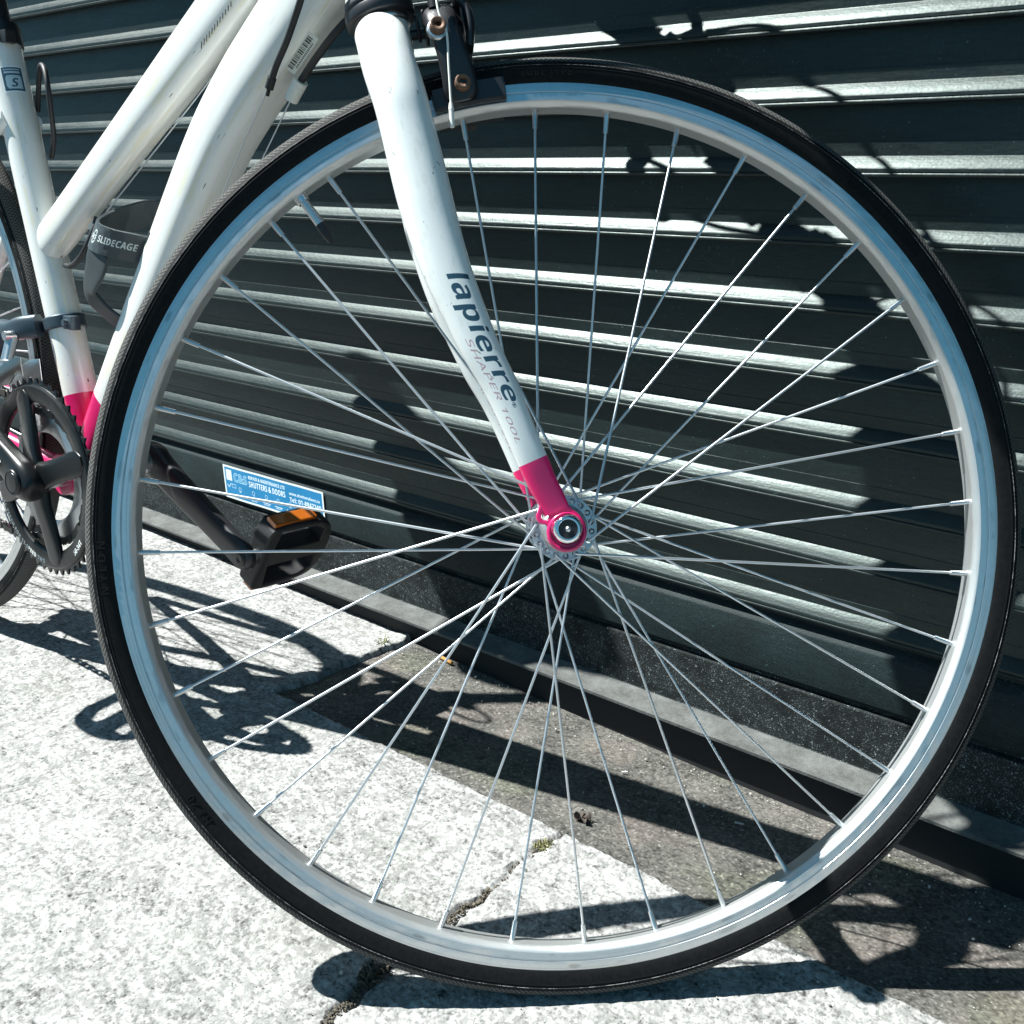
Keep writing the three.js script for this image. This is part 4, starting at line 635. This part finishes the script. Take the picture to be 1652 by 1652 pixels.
{
  const sp = part('seat_post', frameBasis, BB); const sx = (y) => 0.0234 - 0.322 * y;
  mesh('post', planeLoft([[sx(0.30), 0.30, 0, 0.0135, 0.0135], [sx(0.755), 0.755, 0, 0.0135, 0.0135]], { n: 32 }), M.black, sp);
  mesh('rail_clamp', box(0.045, 0.022, 0.05, sx(0.75), 0.752, 0, 0.004), M.black, sp);
  const sd = part('saddle', frameBasis, BB);
  mesh('shell', loft(smooth([[-0.330, 0.688, 0.030, 0.010], [-0.322, 0.690, 0.062, 0.016], [-0.290, 0.690, 0.077, 0.019], [-0.245, 0.688, 0.070, 0.020], [-0.200, 0.686, 0.046, 0.019], [-0.150, 0.685, 0.027, 0.018], [-0.090, 0.684, 0.020, 0.017], [-0.058, 0.681, 0.017, 0.014], [-0.048, 0.678, 0.008, 0.008]], 4).map(q => ({ c: [q[0] - 0.075, q[1] + 0.10, 0], a: [0, 0, -1], b: [0, 1, 0], ha: q[2], hb: q[3], e: 2.6 })), { n: 32 }), M.blackPlastic, sd);
  const rl = (k) => tube([[-0.335, 0.775, 0.03 * k], [-0.295, 0.765, 0.022 * k], [-0.185, 0.765, 0.020 * k], [-0.125, 0.772, 0.006 * k]], 0.0035, 24, 8); mesh('rails', [rl(1), rl(-1)], M.steel, sd);
  const rb = part('rear_brake', frameBasis, BB);
  mesh('caliper', [loft([[-0.150, 0.352, 0.012], [-0.150, 0.346, 0.026], [-0.160, 0.322, 0.034], [-0.172, 0.296, 0.026]].map(q => ({ c: q, a: [1, 0.3, 0], b: [0.2, -0.4, 0.9], ha: 0.009, hb: 0.005, e: 2.6 })), { n: 16 }), rod([-0.115, 0.345, 0], [-0.165, 0.365, 0], 0.008, 0.008, 16)], M.steel, rb);
}
tag(bike, 'white bicycle with pink fork tips leaning against the roller shutter', 'bicycle');

// ---------------------------------------------------------------- litter and weeds on the ground
const tuft = (name, n, spread, h, cols, x, z, label) => {
  const gs = []; for (let i = 0; i < n; i++) { const a = rr(0, 6.28), l = rr(0.4, 1) * h, bx = rr(-1, 1) * spread, bz = rr(-1, 1) * spread, lean = rr(0.2, 1.1), w = rr(0.0004, 0.0012);
    const top = [bx + Math.cos(a) * l * lean, l * rr(0.3, 0.9), bz + Math.sin(a) * l * lean], mid = [bx + Math.cos(a) * l * lean * 0.4, l * 0.4, bz + Math.sin(a) * l * lean * 0.4];
    gs.push(loft([[bx, -0.003, bz, w], [...mid, w], [...top, w * 0.2]].map(q => ({ c: q.slice(0, 3), a: [Math.sin(a), 0, -Math.cos(a)], b: [0, 1, 0.01], ha: q[3], hb: 0.00035 })), { n: 5 })); }
  const m = new THREE.Mesh(mergeGeometries(gs.map(g => g.toNonIndexed())), std({ color: lin(...cols), roughness: 0.9 })); m.name = name; m.position.set(x, groundY(x, z) + 0.001, z); return tag(m, label, 'weed');
};
tuft('weed_tuft', 60, 0.010, 0.009, [0.09, 0.075, 0.055], -0.050, 0.462, 'withered brown weed in the pavement crack under the tyre');
tuft('moss_tuft', 70, 0.007, 0.0028, [0.30, 0.29, 0.14], -0.043, 0.266, 'yellow green moss in the pavement crack near the slab');
tuft('grass_sprig', 16, 0.006, 0.012, [0.16, 0.17, 0.05], -0.459, 0.066, 'tiny yellow sprig at the slab corner below the shutter');
{ // dried leaf scrap on the slab edge
  const gs = []; for (const [w, h, t, o] of [[0.010, 0.005, 0.6, 0], [0.007, 0.004, -0.7, 0.003], [0.006, 0.003, 1.6, -0.003]]) { const g = new THREE.PlaneGeometry(w * 1.6, h * 2, 8, 4); const P = g.attributes.position; for (let i = 0; i < P.count; i++) { const x = P.getX(i), y = P.getY(i), k = 1 - Math.pow(x / (w * 0.8), 2) * 0.8; P.setXYZ(i, x, 0.0022 + 0.003 * Math.sin(x * 500 + y * 300) + 0.002 * Math.abs(y) / h, y * k); } g.rotateY(t); g.translate(o, 0, o * 0.5); g.computeVertexNormals(); gs.push(g.toNonIndexed()); }
  const m = new THREE.Mesh(mergeGeometries(gs), std({ color: lin(0.07, 0.055, 0.045), roughness: 0.8, side: THREE.DoubleSide })); m.name = 'leaf_scrap'; m.position.set(-0.0445, groundY(-0.0445, 0.2057) - 0.003, 0.2057); tag(m, 'crumpled dark dry leaf lying on the doorway slab', 'leaf');
}
{ const m = new THREE.Mesh(rod([-0.011, 0, 0], [0.011, 0.0, 0.003], 0.0022, 0.0022, 10), std({ color: lin(0.42, 0.20, 0.05), roughness: 0.8 })); m.name = 'cigarette_butt'; m.position.set(-0.375, groundY(-0.375, 0.036) - 0.0015, 0.036); tag(m, 'orange cigarette filter lying under the shutter flange', 'litter'); }
for (const [x, z, a, l, lb] of [[0.0598, 0.0995, 0.3, 0.0085, 'thin pale paper sliver on the slab in the wheel shadow'], [-0.07, 0.098, 0.7, 0.006, 'short pale chip on the sunlit slab strip beside the shutter foot']]) { const m = new THREE.Mesh(box(l, 0.0012, 0.002, 0, 0, 0, 0.0004), std({ color: lin(0.5, 0.5, 0.48), roughness: 0.8 })); m.name = 'paper_scrap'; m.position.set(x, groundY(x, z) - 0.0022, z); m.rotation.y = a; tag(m, lb, 'litter', 'pale scraps on the slab'); }
{ // soil and crumbs caught in the crack
  const g = new THREE.IcosahedronGeometry(1, 0), k = 1500, im = new THREE.InstancedMesh(g, std({ color: lin(0.10, 0.085, 0.065), roughness: 1 }), k), o = new THREE.Object3D();
  for (let i = 0; i < k; i++) { const z = i % 5 ? (i % 2 ? rr(0.335, 0.43) : rr(0.44, 0.53)) : rr(0.242, 0.66); const wide = i % 5 ? 0.0042 : 0.0014, x = crackX(z) + (rnd() + rnd() - 1) * wide, s = rr(0.0005, 0.0016); o.position.set(x, rr(-0.003, 0.0008), z); o.scale.set(s, s * 0.6, s * rr(0.6, 1.2)); o.rotation.set(rr(0, 3), rr(0, 3), 0); o.updateMatrix(); im.setMatrixAt(i, o.matrix); im.setColorAt(i, lin(...[1, 1, 1].map(() => 1)).multiplyScalar(rr(0.2, 1.5))); }
  im.name = 'crack_soil'; im.userData.kind = 'stuff'; tag(im, 'dark soil crumbs filling the crack across the pavement', 'soil');
}
{ // loose grit
  const g = new THREE.IcosahedronGeometry(1, 0), k = 1300, im = new THREE.InstancedMesh(g, std({ color: lin(0.5, 0.49, 0.46), roughness: 0.9 }), k), o = new THREE.Object3D();
  for (let i = 0; i < k; i++) { const slab = i % 3; const x = slab ? rr(-0.43, 0.5) : rr(-1.0, 0.3), z = slab ? (slab === 1 ? 0.033 + 0.06 * rnd() * rnd() : rr(0.035, 0.235)) : rr(0.25, 0.6), s = rr(0.0003, 0.0011) * (rnd() < 0.08 ? 1.8 : 1); o.position.set(x, groundY(x, z) + (slab ? -0.0032 : 0.0003) + s * 0.3, z); o.scale.set(s, s * 0.6, s * rr(0.6, 1)); o.rotation.set(rr(0, 3), rr(0, 3), 0); o.updateMatrix(); im.setMatrixAt(i, o.matrix); im.setColorAt(i, lin(1, 0.97, 0.92).multiplyScalar(rr(0.15, 1.1))); }
  im.name = 'loose_grit'; im.userData.kind = 'stuff'; tag(im, 'fine pale grit scattered over the slab and pavement', 'grit');
}

scene.traverse((o) => { if (o.isMesh) { o.castShadow = true; o.receiveShadow = true; } });
renderer.render(scene, camera);
